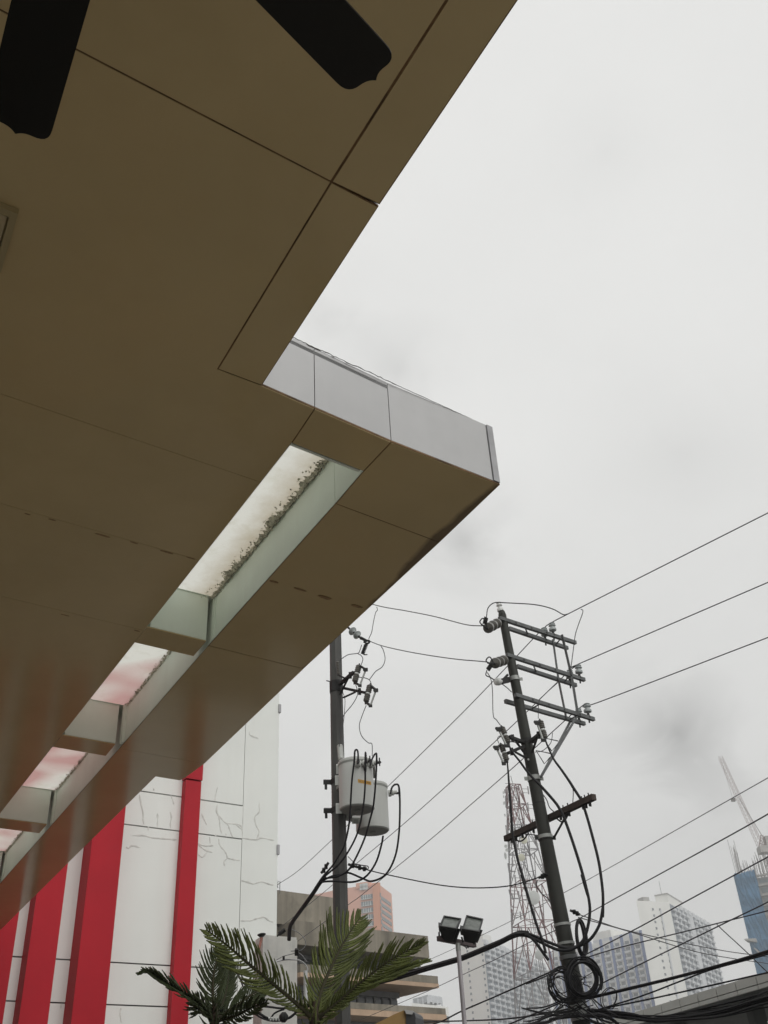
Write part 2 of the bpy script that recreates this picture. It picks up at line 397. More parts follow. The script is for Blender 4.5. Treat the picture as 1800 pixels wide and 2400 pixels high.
jr = [S(D(*p)) for p in ((557,1040),(430,1210),(312,1362),(130,1592))]
sdir = (jr[3]-s1).normalized(); sdir = Vector((sdir.x, sdir.y, 0)).normalized()
jr = [s1+sdir*(p-s1).dot(sdir) for p in jr]
stp = 2.5
while (jr[-1]+sdir*stp).dot(WN) < 19.0: jr.append(jr[-1]+sdir*stp)
jr.append(to_wall(s1, sdir))
R1 = [s4, S((280,1754)), S((122,1933))]; R2 = [o2, S((479,1790)), S((223,1960))]
rdir = (R1[2]-s3); rdir.normalize(); odir = (S((0,2181))-S((223,1960))).normalized()
_e = (s4-s3).normalized(); _n = Vector((-_e.y, _e.x, 0))
if _n.dot(jr[1]-s3) < 0: _n = -_n
MT['sheet'] = sheet_mat('stained_roof_sheet', False, (s3, _n))
canopy = thing('canopy', 'beige panelled canopy with silver fascia and skylight slots over the forecourt', 'canopy', (-1.5, 3.5, ZS))
def inset(poly, g):
    n = len(poly); a = sum(poly[i].x*poly[(i+1)%n].y-poly[(i+1)%n].x*poly[i].y for i in range(n)); sg = 1 if a > 0 else -1
    out = []
    for i in range(n):
        p0, p1, p2 = poly[i-1], poly[i], poly[(i+1)%n]
        e1 = (p1-p0).normalized(); e2 = (p2-p1).normalized()
        q1 = Vector((-e1.y, e1.x, 0))*sg; q2 = Vector((-e2.y, e2.x, 0))*sg
        k = 1+q1.dot(q2)
        out.append(p1+(q1+q2)*(g/max(k, .3)))
    return out
left = lambda P, d=None: P+(d if d is not None else -bv)*LW
panels = [   # polygon, joint half gap
    ([J2x, cross, crossr, E1x], .007), ([cross, j2b, e1b, crossr2], .0058),
    ([J2x, cross, left(cross, dl), left(J2x, dl)], .0055),
    ([cross, left(cross, dl), left(jr[0]), jr[0], s1, ff, e1b, j2b], .004)]
for i in range(len(jr)-1):
    panels.append(([jr[i], left(jr[i]), left(jr[i+1]), jr[i+1]], .0015))
OP = [([ff, fg, s2, s1], .004), ([fg, corner, o1, s3, s2], .0055), ([s3, o1, o2, s4], .0055), ([s4, o2, R2[1], R1[1]], .003),
      ([R1[1], R2[1], S((435,1822)), S((422,1829)), S((365,1820)), R2[2], R1[2]], .003),
      ([R1[2], R2[2], to_wall(R2[2], odir), to_wall(R1[2], rdir)], .003)]
seal = MB(); deck = MB()
# stain band along the outer edge belongs to the two outer panels' own paint
def stained_soffit():
    m = MT['soffit'].copy(); m.name = 'soffit_panel_water_stained'; t = m.node_tree; b = t.nodes['Principled BSDF']
    g = t.nodes.new('ShaderNodeNewGeometry')
    src = b.inputs['Base Color'].links[0].from_socket
    nz = t.nodes.new('ShaderNodeTexNoise'); nz.inputs['Scale'].default_value = 2.2; nz.inputs['Detail'].default_value = 5; t.links.new(g.outputs['Position'], nz.inputs['Vector'])
    best = None
    for a, c in ((corner, o1), (o1, o2)):
        e = (c-a).normalized(); nn = Vector((-e.y, e.x, 0))
        if nn.dot(s3-a) < 0: nn = -nn
        dp = t.nodes.new('ShaderNodeVectorMath'); dp.operation = 'DOT_PRODUCT'; t.links.new(g.outputs['Position'], dp.inputs[0]); dp.inputs[1].default_value = nn
        sb = t.nodes.new('ShaderNodeMath'); sb.operation = 'SUBTRACT'; t.links.new(dp.outputs['Value'], sb.inputs[0]); sb.inputs[1].default_value = nn.dot(a)
        if best is None: best = sb.outputs[0]
        else:
            mn = t.nodes.new('ShaderNodeMath'); mn.operation = 'MINIMUM'; t.links.new(best, mn.inputs[0]); t.links.new(sb.outputs[0], mn.inputs[1]); best = mn.outputs[0]
    # fades out along the edge away from the corner
    al = t.nodes.new('ShaderNodeVectorMath'); al.operation = 'DISTANCE'; t.links.new(g.outputs['Position'], al.inputs[0]); al.inputs[1].default_value = o1
    lim = t.nodes.new('ShaderNodeMapRange'); lim.inputs[1].default_value = 0; lim.inputs[2].default_value = 1.6; lim.inputs[3].default_value = .085; lim.inputs[4].default_value = -.03; t.links.new(al.outputs['Value'], lim.inputs[0])
    ad = t.nodes.new('ShaderNodeMath'); ad.operation = 'MULTIPLY_ADD'; t.links.new(nz.outputs[0], ad.inputs[0]); ad.inputs[1].default_value = .16; t.links.new(lim.outputs[0], ad.inputs[2])
    df = t.nodes.new('ShaderNodeMath'); df.operation = 'SUBTRACT'; t.links.new(ad.outputs[0], df.inputs[0]); t.links.new(best, df.inputs[1])
    mr2 = t.nodes.new('ShaderNodeMapRange'); mr2.inputs[1].default_value = .05; mr2.inputs[2].default_value = .09; mr2.inputs[3].default_value = 0; mr2.inputs[4].default_value = .85; t.links.new(df.outputs[0], mr2.inputs[0])
    mm = t.nodes.new('ShaderNodeMix'); mm.data_type = 'RGBA'; t.links.new(mr2.outputs[0], mm.inputs[0]); t.links.new(src, mm.inputs[6]); mm.inputs[7].default_value = (.14,.095,.055,1)
    t.links.new(mm.outputs[2], b.inputs['Base Color']); return m
MT['soffitstain'] = stained_soffit()
for k, (poly, g) in enumerate(panels+OP):
    jz = random.uniform(-.0015, .0015)
    mb = MB(); mb.prism([p+UP*jz for p in inset(poly, g)], UP*.008)
    stn = k in (len(panels)+1, len(panels)+2)
    mb.build('soffit_panel', 'soffitstain' if stn else 'soffit', canopy, label='soffit panel with a dark water stain along its outer edge' if stn else None)
    seal.prism([p+UP*.0035 for p in inset(poly, .0005)], UP*.011)
    deck.prism([p+UP*(DEP+.015) for p in poly], UP*.03)
seal.build('joint_sealant', 'sealant', canopy); deck.build('roof_deck', 'deck', canopy)
# skylight slot: side walls, cross beams, stained sheets
SLR = [s3, s4, R1[1], R1[2], to_wall(R1[2], rdir)]
def wallstrip(name, a, b, inward, th=.02, z0=.004, z1=DEP+.012, m='whitebox'):
    mb = MB(); mb.prism([a+UP*z0, b+UP*z0, b+UP*z1, a+UP*z1], -inward*th); return mb.build(name, m, canopy)
for a, b in [(s2, s3)]+list(zip(SLR, SLR[1:])):
    e = (b-a).normalized(); inn = Vector((-e.y, e.x, 0))
    if inn.dot(jr[1]-a) < 0: inn = -inn
    wallstrip('skylight_side', a+inn*.004+e*.002, b+inn*.004-e*.004, inn)
inn = Vector((-sdir.y, sdir.x, 0))
if inn.dot(s3-s1) < 0: inn = -inn
wallstrip('skylight_side', s1+inn*.004, jr[-1]+inn*.004, inn)
wallstrip('skylight_side', s1+sdir*.03, s2+sdir*.03-bv*.02, sdir)
def slot_left(P):   # where the line through P along b meets the left edge of the slot
    n = Vector((-sdir.y, sdir.x, 0)); return P - bv*((P-s1).dot(n)/bv.dot(n))
beams = [(z3(1068,450), z3(1003,526)), (z3(597,984), z3(548,1043)), (z3(242,1400), z3(203,1444))]
bp = [(S(a), S(b)) for a, b in beams]
dlt = bp[2][0]-bp[1][0]
k = 1
while (bp[2][0]+dlt*k).dot(WN) < 18.6 and k < 4: bp.append((bp[2][0]+dlt*k, bp[2][1]+dlt*k)); k += 1
def on_slr(P):
    best = None
    for a, b in zip(SLR, SLR[1:]):
        d = b-a; t = max(0, min(1, (P-a).dot(d)/d.dot(d))); q = a+d*t
        if best is None or (q-P).length < (best-P).length: best = q
    return best
cells = []; prev = (s1, s2 )
for a, b in bp:
    la, lb = slot_left(a), slot_left(b)
    mb = MB(); mb.prism([la+UP*.012+bv*.03, a+UP*.012, b+UP*.012, lb+UP*.012+bv*.03], UP*(DEP-.0)); mb.build('cross_beam', 'whitebox', canopy)
    mb = MB(); mb.prism([la+bv*.002, a, b, lb+bv*.002], UP*.008); mb.build('beam_soffit', 'soffit', canopy)
    mb = MB(); mb.prism([la-bv*.05+UP*(DEP+.004), on_slr(a)+bv*.15+UP*(DEP+.004)-rdir*.02, on_slr(b)+bv*.15+UP*(DEP+.004)+rdir*.02, lb-bv*.05+UP*(DEP+.004)], UP*.01); mb.build('beam_cap', 'whitebox', canopy)
    cells.append((prev, (la, a))); prev = (lb, b)
cells.append((prev, (jr[-1], SLR[-1])))
# slim brackets beside each beam
for a, b in bp:
    e = rdir; c = (a+b)/2+bv*.05
    mb = MB(); mb.box(a+bv*.055-e*.03+UP*(DEP/2), e, .012, bv, .02, UP, DEP/2-.004); mb.box(a+bv*.055-e*.08+UP*(DEP/2), e, .008, bv, .02, UP, DEP/2-.004)
    mb.build('side_bracket', 'whitebox', canopy)
for i, ((la, ra), (lb, rb)) in enumerate(cells):
    mb = MB(); z = UP*(DEP+.006); x = .07
    mb.add([la-bv*x+z-sdir*.1, ra+bv*.4+z-rdir*.1, rb+bv*.15+z, lb-bv*x+z], [(0,1,2,3)])
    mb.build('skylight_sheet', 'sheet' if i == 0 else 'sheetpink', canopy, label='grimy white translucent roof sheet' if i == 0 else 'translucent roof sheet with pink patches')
    # crust of mould and peeling paint where the sheet meets the outer side
    a0 = s3 if i == 0 else on_slr(ra); a1 = on_slr(rb); e = (a1-a0).normalized(); nn = Vector((-e.y, e.x, 0))
    if nn.dot(jr[1]-a0) < 0: nn = -nn
    mb = MB(); l = (a1-a0).length; nseg = int(l/.012); amp = .085 if i == 0 else .03
    s0 = -.35 if i == 0 else 0
    rows = []
    for k in range(nseg+1):
        t = k/nseg; base = a0+e*(s0+(l-s0)*t)+UP*(DEP+.002)
        wd = amp*(.25+.75*abs(math.sin(t*17+i)*.4+math.sin(t*41)*.3+random.uniform(-.35,.6)))*(1 if i == 0 else (random.random() < .5)+.15)
        rows.append([base+nn*.002, base+nn*(wd*.5)-UP*(.012+random.uniform(0,.022)), base+nn*wd])
    vs = [p for r in rows for p in r]; fs = []
    for k in range(nseg):
        for c in (0, 1): fs.append((k*3+c, k*3+c+1, k*3+3+c+1, k*3+3+c))
    mb.add(vs, fs); mb.build('mould_crust', 'crust', canopy, kind='stuff')
    mb = MB()
    for k in range(int(nseg*3)):
        c = a0+e*(s0+(l-s0)*random.random())+nn*(amp*random.random()**2.4*1.35)-UP*random.uniform(0,.035)+UP*DEP
        q1 = Vector((random.uniform(-1,1), random.uniform(-1,1), random.uniform(-.8,.3))).normalized()*random.uniform(.004,.013); q2 = q1.cross(Vector((random.uniform(-1,1), random.uniform(-1,1), 1))).normalized()*random.uniform(.004,.011)
        mb.add([c-q1, c+q2, c+q1, c-q2], [(0,1,2,3)])
    mb.build('paint_flakes', 'crust', canopy, kind='stuff')
# fascias
def fascia(a, b, outn, z0=.016, z1=.49, m='fascia', name='fascia_panel', th=.02, g=.003):
    e = (b-a).normalized(); mb = MB(); a2, b2 = a+e*g-outn*.02, b-e*g-outn*.02
    mb.prism([a2+UP*z0, b2+UP*z0, b2+UP*z1, a2+UP*z1], outn*th); return mb.build(name, m, canopy)
fo = Vector((bv.y, -bv.x, 0))
if fo.dot(corner-s3) < 0 and fo.dot(ff-s1) < 0: fo = -fo
ctrim = S(D(1066,1042))
def edge_n(a, b, inside):
    e = (b-a).normalized(); n = Vector((e.y, -e.x, 0)); return -n if n.dot(inside-a) > 0 else n
fn = edge_n(ff, corner, s3)
for a, b in ((e1b, ff), (ff, fg), (fg, ctrim)): fascia(a, b, fn)
fascia(ctrim, corner, fn, m='trim', name='corner_trim', th=.028)
for a, b in ((corner, o1), (o1, o2), (o2, R2[1]), (R2[1], S((435,1822)))): fascia(a, b, edge_n(a, b, s4))
fascia(R2[2], to_wall(R2[2], odir), edge_n(R2[2], to_wall(R2[2], odir), R1[2]))
for a, b in ((crossr2, e1b), (E1x, crossr)): fascia(a, b, edge_n(a, b, cross))
# ragged sealant and flashing along the fascia top
mb = MB(); L_ = (corner-e1b).length; ee = (corner-e1b).normalized()
pts = []; n = 90
for k in range(n+1):
    t = k/n; amp = .016 if .12 < t < .55 else .005
    pts.append((e1b+ee*(L_*t)-fn*.005+UP*(.490+random.uniform(-.3,.8)*amp*.6), .002+random.uniform(0, amp*.12)))
mb.tube([p for p, r in pts], [r for p, r in pts], 5); mb.build('top_flashing', 'flash', canopy)
# tape residue on the panel joints
for p, wpx, hpx in ((D(592,1256),26,6),(D(648,1273),38,7),(D(701,1290),38,10),(D(771,1309),34,7),(D(60,1110),16,3),(D(112,1122),20,4),(D(222,1156),40,4),(D(290,1172),22,4),(D(360,1192),34,5),(D(412,1205),24,3),(D(140,1328),24,3),(D(296,1362),16,4)):
    c = S(p); wm, hm = pxm(c, wpx)/2*.9, pxm(c, hpx)/2*1.2
    poly = []
    for k in range(8):
        a = 2*math.pi*(k+.5)/8; sx = max(-1, min(1, math.cos(a)*1.4)); sy = max(-1, min(1, math.sin(a)*1.4))
        poly.append(c+bv*(wm*sx*random.uniform(.85,1.1))+av*(hm*sy*random.uniform(.7,1.2))-UP*.0042)
    mb = MB(); mb.prism(poly, UP*.002); mb.build('tape_mark', 'tape', canopy)

# unseen shop added to carry the canopy and shade its underside, left of frame
sp0 = cross+(-bv)*(LW+.1); sh = thing('added_shop_building', 'plain beige unseen shop front added to carry and shade the canopy, left of the frame', 'building', (sp0.x, sp0.y, 0))
mb = MB(); mb.box(Vector((sp0.x, sp0.y, 3.6))-bv*2+av*4, av, 12.2, bv, 1.9, UP, 3.6); mb.build('wall', 'pave', sh)
mb = MB(); mb.box(Vector((sp0.x, sp0.y, 1.5))-bv*.08+av*4, av, 9, bv, .02, UP, 1.3); mb.build('window', 'glass', sh)

# ceiling light at the left edge of the soffit
lp = [S(p) for p in (z1(-200,700), z1(75,812), z1(8,1040), z1(-270,930))]
cl = thing('ceiling_light', 'square cream ceiling light set in the beige soffit below the fan blade', 'light', lp[1])
mb = MB(); c0 = sum(lp, Vector())/4
def ring(poly, k): return [c0+(p-c0)*k for p in poly]
outer, inner = lp, ring(lp, .80)
mb.prism([p-UP*.002 for p in outer], -UP*.008)
for i in range(4):
    j = (i+1)%4; mb.prism([outer[i]-UP*.012, outer[j]-UP*.012, inner[j]-UP*.012, inner[i]-UP*.012], -UP*.025)
mb.build('frame', 'cream', cl)
mb = MB(); mb.prism([p-UP*.014 for p in ring(lp, .74)], -UP*.012); mb.build('diffuser', 'lens', cl)

# ------------------------------------------------------------------ ceiling fan
ZF = 4.15
hub = atz((246,-481), ZF)
fan = thing('ceiling_fan', 'black ceiling fan with wide ogee tipped blades under the canopy', 'fan', hub)
def blade(tip, width, nm='blade'):
    a = (tip-hub); a = Vector((a.x, a.y, 0)); ln = a.length; a.normalize(); s = Vector((-a.y, a.x, 0)); hw = width/2
    prof = [(.16, -.55), (.30, -1), (ln/ln*0+.80, -1)]
    pts = [(ln*.16, -hw*.5), (ln*.28, -hw*.97)]
    pts += [(ln-hw*.72, -hw), (ln-hw*.52, -hw*.985), (ln-hw*.38, -hw*.94), (ln-hw*.28, -hw*.86), (ln-hw*.215, -hw*.75), (ln-hw*.185, -hw*.63), (ln-hw*.18, -hw*.52), (ln-hw*.175, -hw*.40), (ln-hw*.155, -hw*.28), (ln-hw*.115, -hw*.17), (ln-hw*.06, -hw*.08), (ln+hw*.01, 0)]
    pts += [(x, -y) for x, y in pts[-2::-1]]
    mb = MB(); tilt = .10
    mb.prism([hub+a*x+s*y+UP*(y*tilt) for x, y in pts], UP*.008)
    return mb.build(nm, 'blade', fan), a
t1 = atz(z1(60,520), ZF); t2 = atz(z1(1462,312), ZF)
wb = (atz(z1(45,0), ZF)-atz(z1(330,75), ZF)).length
b1, a1 = blade(t1, wb); b2, a2 = blade(t2, wb)
th1 = math.atan2(a1.y, a1.x); th2 = math.atan2(a2.y, a2.x); big = 2*math.pi-(th1-th2)
ln = ((t1-hub).length+(t2-hub).length)/2
for k in (1, 2, 3):
    an = th1+big*k/4; blade(hub+Vector((math.cos(an), math.sin(an), 0))*ln, wb)
mb = MB(); mb.lathe(hub-UP*.10, hub+UP*.14, [(0,.02),(.1,.09),(.3,.13),(.6,.15),(.85,.12),(1,.04)], 24); mb.build('motor', 'hub', fan, 40)
mb = MB(); mb.tube([hub+UP*.12, Vector((hub.x, hub.y, ZS-.02))], .018, 10); mb.lathe(Vector((hub.x,hub.y,ZS-.1)), Vector((hub.x,hub.y,ZS-.004)), [(0,.03),(.5,.07),(1,.08)], 16); mb.build('downrod', 'hub', fan, 40)

# ------------------------------------------------------------------ white building with red fins
ZW = 14.5
def wpt(p, n=0.0): return onpl(p, W0-WN*n, WN)
def ws(P): return P.dot(WD)
def WP(s, z, n=0.0): return W0+WD*s-WN*n+UP*z                   # n metres in front of the wall plane
sR = ws(wpt((643,2060))); sL = -22.0
jv = ws(wpt(z4(1345,500)))
zl = lambda p: wpt(p).z
hz = [zl(z4(1235,433)), zl(z4(1224,619)), zl(z4(1178,1350)), zl(z4(750,1558))]
bld = thing('white_building', 'white panelled building with grey crack repairs and tall red fins', 'building', W0+WD*sR)
mb = MB(); mb.box((WP(sL,0,-6)+WP(sR,ZW,-.03))/2, WD, (sR-sL)/2, WN, (6-.03)/2, UP, ZW/2); mb.build('wall_core', 'joint', bld)
# fins
fins = []
for (pl, pm, pr) in ((z4(1010,350), z4(1031,350), z4(1117,350)), (z4(425,1000), z4(470,1000), z4(645,1000)), (z4(105,1400), z4(138,1400), z4(297,1400)), (z4(-140,1400), z4(-100,1400), z4(52,1400))):
    sl_, n_ = ws(wpt(pl)), .0
    # protrusion so that the left cheek shows as wide as in the photograph
    for it in range(60):
        n_ = .02*it
        a = ws(wpt(pm, n_))
        if a <= sl_: break
    fins.append((a, ws(wpt(pr, n_)), n_))
wf = fins[1][1]-fins[1][0]; gapf = fins[1][0]-fins[2][0]
for k in (1, 2, 3): fins.append((fins[3][0]-gapf*k, fins[3][1]-gapf*k, fins[3][2]))
capz = zl(z4(1065,322))
for i, (a, b, n_) in enumerate(fins):
    mb = MB(); top = ZW+.3
    if i == 0:
        mb.box(WP((a+b)/2, capz/2-.01, n_/2), WD, (b-a)/2, WN, n_/2, UP, capz/2-.01)
        mb.build('red_fin', 'red', bld)
        mb = MB(); mb.box(WP((a+b)/2, (capz+top)/2, n_/2+.012), WD, (b-a)/2+.012, WN, n_/2+.012, UP, (top-capz)/2-.006); mb.build('fin_head', 'red', bld)
    else:
        mb.box(WP((a+b)/2, top/2, n_/2), WD, (b-a)/2, WN, n_/2, UP, top/2); mb.build('red_fin', 'red', bld)
# wall panels between the joints
edges = sorted([(a+b)/2 for a, b, n_ in fins if n_ > 0])
colsx = [sL]+edges+[jv]
rows = [0.0, hz[3]-(hz[2]-hz[3]), hz[3], hz[2], hz[1], hz[0], ZW]
G = .013
for i in range(len(colsx)-1):
    for j in range(len(rows)-1):
        a, b, z0, z1_ = colsx[i]+G/2, colsx[i+1]-G/2, rows[j]+G, rows[j+1]-G
        mb = MB(); mb.box(WP((a+b)/2, (z0+z1_)/2, 0), WD, (b-a)/2, WN, .03+random.uniform(-.001,.001), UP, (z1_-z0)/2); mb.build('wall_panel', 'wall', bld)
mb = MB(); mb.box(WP((jv+G/2+sR)/2, ZW/2, 0), WD, (sR-jv-G/2)/2, WN, .03, UP, ZW/2); mb.build('corner_pilaster', 'wall', bld)
mb = MB(); mb.box(WP(sR+.03, ZW/2, -3), WD, .028, WN, 3.02, UP, ZW/2); mb.build('side_wall', 'wall', bld)
mb = MB(); mb.bar(WP(jv+G/2-.004,hz[1]+G,.0285), WP(jv+G/2-.004,hz[0]-G,.0285), .024, .004, WN); mb.build('faint_joint_filler', 'crack', bld)
cracks = [[(775,385),(785,440),(795,490),(795,520),(800,550)],[(875,490),(876,530),(874,565)],[(945,480),(952,510),(946,545),(948,570)],[(948,388),(958,410),(966,440)],
 [(825,560),(824,585)],[(735,612),(800,612),(850,625),(920,630),(985,636)],[(700,675),(715,682),(735,668),(780,678)],[(1208,345),(1198,390),(1195,420)],[(1120,490),(1135,525),(1148,552)],
 [(1207,440),(1203,480),(1217,510),(1222,560),(1232,600)],[(1217,500),(1245,535),(1265,550),(1280,590),(1292,622)],[(1265,545),(1310,548),(1340,560),(1347,600)],[(1310,548),(1345,580)],
 [(1440,430),(1440,480),(1415,510),(1425,560),(1440,590),(1425,635)],[(1100,655),(1130,668),(1185,668)],[(1100,660),(1135,690),(1180,705)],[(1100,715),(1125,732),(1150,705)],[(1165,620),(1168,655)],
 [(1215,630),(1222,665),(1250,700),(1262,735),(1245,755),(1248,780)],[(1262,738),(1300,745),(1333,750)],[(1345,625),(1420,635),(1450,625),(1520,637)],[(1340,862),(1380,872),(1410,880),(1450,868),(1490,880),(1520,886)],
 [(1335,1085),(1390,1083),(1430,1072),(1465,1065),(1495,1085),(1518,1092)],[(1387,35),(1390,55),(1435,72)],[(672,1570),(668,1600),(674,1650)],[(340,1545),(338,1575)],[(852,350),(856,362)],[(1199,603),(1196,618)],[(1255,600),(1258,622)]]
for c in cracks:
    P = smooth_path([wpt(z4(*p), .0325) for p in c], 4); vs = []; fs = []
    for i, p in enumerate(P):
        d = (P[min(i+1,len(P)-1)]-P[max(i-1,0)]).normalized(); s = d.cross(WN).normalized(); h = .018*random.uniform(.35,1.2)*(.5 if i in (0,len(P)-1) else 1)
        vs += [p-s*h, p+s*h, p-s*h*.6-WN*.003, p+s*h*.6-WN*.003]
    for i in range(len(P)-1):
        k = 4*i
        for a, b in ((0,2),(2,3),(3,1)): fs.append((k+a, k+b, k+4+b, k+4+a))
    mb = MB(); mb.add(vs, fs); mb.build('crack_repair', 'crack', bld)
for p in (z4(1524,690), z3(1437,798)):                           # small brackets on the corner
    c = wpt(p); mb = MB(); mb.box(WP(sR+.065, c.z, 0), WD, .03, WN, .05, UP, .10); mb.build('wall_bracket', 'trim', bld)

# ------------------------------------------------------------------ concrete office block
HB = 62.0
cr = athd(z8(1485,715), HB); ztop = cr.z; cleft = atz(z8(335,577), ztop)
cd_ = (cr-cleft); cd_.z = 0; cd_.normalize(); cn = Vector((-cd_.y, cd_.x, 0))
if cn.y < 0: cn = -cn                                            # pointing away from the camera
off = thing('concrete_block', 'weathered concrete office block with projecting slabs and dark window bands', 'building', (cr.x, cr.y, 0))
def slab_pts(pl, prr): return onpl(pl, cr, cn), onpl(prr, cr, cn)
def cbox(name, sl0, sr0, z0, z1_, n0, n1, m):                    # along cd_ from cr, depth from n0 to n1 behind the facade plane
    mb = MB(); c = cr+cd_*((sl0+sr0)/2)+cn*((n0+n1)/2); c.z = (z0+z1_)/2
    mb.box(c, cd_, abs(sr0-sl0)/2, cn, abs(n1-n0)/2, UP, abs(z1_-z0)/2); return mb.build(name, m, off)
sc = lambda p: (onpl(p, cr, cn)-cr).dot(cd_)
zc = lambda p: onpl(p, cr, cn).z
lf = sc(z8(335,577)); 
cbox('roof_parapet', lf, 0, zc(z8(1500,905)), ztop, 0, 14, 'concrete')
zA = zc(z8(340,575)); zB = zc(z8(155,305))
lf2 = sc(z8(120,450)); rr2 = sc(z8(800,500))
cbox('penthouse_wall', lf2-6, rr2, ztop+.02, zB+.3, 1.2, 13, 'concrete')
zs2 = zc(z8(1500,905)); z3t = zc(z8(1520,1075)); z3b = zc(z8(1525,1175)); z4t = zc(z8(1300,1345)); z4b = zc(z8(1300,1450))
rs3 = sc(z8(1522,1100)); rs4 = sc(z8(1548,1400)); rw = sc(z8(1397,1270)); rw2 = sc(z8(1375,980))
cbox('return_wall', lf-9, lf-.02, 0, ztop-.01, 1.5, 14, 'concrete')
def glazing(z0, z1_, s0, s1_, n, nwin, zrail):
    cbox('core_wall', s0, s1_, z0+.01, z1_-.01, n+.2, 13, 'mullion')
    wl = (s1_-s0)/nwin
    for k in range(nwin):
        cbox('window_pane', s0+wl*k+.08, s0+wl*(k+1)-.08, z0+.25, zrail, n+.06, n+.18, 'glass' if k % 3 else 'blind')
        cbox('window_frame', s0+wl*k-.05, s0+wl*k+.05, z0+.05, zrail+.1, n-.02, n+.19, 'mullion')
    cbox('spandrel', s0, s1_, zrail+.12, z1_-.02, n-.05, n+.19, 'concrete' if False else 'mullion')
glazing(z3t, zs2, lf, rw2, 2.2, 15, z3t+(zs2-z3t)*.66)
cbox('floor_slab', lf, rs3, z3b+(z3t-z3b)*.36, z3t, -.5, 13, 'concrete'); cbox('slab_band', lf, rs3+.02, z3b, z3b+(z3t-z3b)*.36-.01, -.52, 12.9, 'tanband')
glazing(z4t, z3b, lf, rw, 1.6, 14, z4t+(z3b-z4t)*.62)
cbox('floor_slab', lf, rs4, z4b+(z4t-z4b)*.5, z4t, -.9, 13, 'concrete'); cbox('slab_band', lf, rs4+.02, z4b, z4b+(z4t-z4b)*.5-.01, -.92, 12.9, 'tanband')
glazing(z4b-3.6, z4b, lf, rs4-1.5, 1.0, 14, z4b-.9)
cbox('base_wall', lf, rs4-.5, 0, z4b-3.62, .5, 13, 'concrete')
# dish on the penthouse
dpl = cr+cn*1.0
dm = onpl(z8(205,298), dpl, cn)
sd_ = thing('satellite_dish', 'small white satellite dish with mast beside the white building corner', 'satellite dish', dm)
mb = MB(); mb.tube([dm-UP*.3, onpl(z8(207,240), dpl, cn)], pxm(dm,.9), 6); mb.build('mast', 'galv', sd_)
dc = onpl(z8(178,258), dpl, cn); dd = Vector((.75,-.35,.45)).normalized(); dr = pxm(dc, 7)
mb = MB(); mb.lathe(dc-dd*.0, dc+dd*dr*.5, [(0,.05*dr),(.25,.6*dr),(.6,.88*dr),(1,dr),(.97,dr*.95),(.6,.82*dr),(.28,.5*dr),(.08,.03*dr)], 18); mb.build('reflector', 'dish', sd_, 40)
mb = MB(); mb.tube([dc, onpl(z8(190,300), dpl, cn)], pxm(dc,.8), 6); mb.tube([dc+dd*dr*.3, dc+dd*dr*1.1], pxm(dc,.5), 5); mb.build('arm', 'galv', sd_)

# ------------------------------------------------------------------ far towers
def far_building(name, label, cat, ptop, hd, p_left, p_right):
    c = athd(ptop, hd); return c, atz(p_left, c.z), atz(p_right, c.z)
def face_box(mb, A, B, n, s0, s1_, z0, z1_, d0, d1):             # box on facade A->B; s in metres from A, depth d along the outward normal n
    e = (B-A); e.z = 0; e.normalize()
    c = Vector((A.x, A.y, 0))+e*((s0+s1_)/2)+n*((d0+d1)/2)+UP*((z0+z1_)/2)
    mb.box(c, e, abs(s1_-s0)/2, n, abs(d1-d0)/2, UP, abs(z1_-z0)/2); return mb
def outn(A, B, inside):
    e = (B-A); e.z = 0; e.normalize(); n = Vector((e.y, -e.x, 0)); return -n if n.dot(inside-A) > 0 else n
# orange tower
oc, ol, orr = far_building('', '', '', z8(1055,262), 480, z8(700,312), z8(1172,352))
ot = thing('orange_tower', 'hazy orange tower block with grey window strips rising behind the concrete block', 'building', (oc.x, oc.y, 0))
back = ol+(orr-oc)
mb = MB(); mb.prism([Vector((p.x,p.y,0)) for p in (oc, ol, back, orr)], UP*(oc.z)); mb.build('body', 'salmon', ot)
nl, nr = outn(oc, ol, orr), outn(oc, orr, ol); ll = (ol-oc).length; lr = (orr-oc).length
zl_ = lambda p, A, n: onpl(p, A, n).z
e_l = (ol-oc).normalized(); e_r = (orr-oc).normalized()
sl_of = lambda p: (onpl(p, oc, nl)-oc).dot(e_l); sr_of = lambda p: (onpl(p, oc, nr)-oc).dot(e_r)
mb = MB(); face_box(mb, oc, ol, nl, -.3, sl_of(z8(1020,500)), 0, oc.z+.4, 0.02, .8); mb.build('corner_pier', 'orange', ot)
mb = MB(); face_box(mb, oc, orr, nr, -.3, sr_of(z8(1070,500)), 0, oc.z+.4, .02, .8); mb.build('corner_pier', 'orange', ot)
mb = MB(); face_box(mb, oc, ol, nl, sl_of(z8(985,300)), sl_of(z8(868,300)), oc.z-1, zl_(z8(930,252), oc, nl), -6, .6); mb.build('roof_block', 'salmon', ot)
a0, a1_ = sl_of(z8(965,290)), sl_of(z8(905,290))
for i in range(4):
    for j in range(2):
        mb = MB(); s_ = a0+(a1_-a0)*(i+.5)/4; zz = zl_(z8(935,280+20*j), oc, nl); face_box(mb, oc, ol, nl, s_-.7, s_+.7, zz-.9, zz+.9, .62, .75); mb.build('vent_opening', 'dish', ot)
rowsy = [374, 432, 491, 551, 608]; za = zl_(z8(965,rowsy[0]), oc, nl); zb_ = zl_(z8(970,rowsy[4]), oc, nl); pitch = (za-zb_)/4
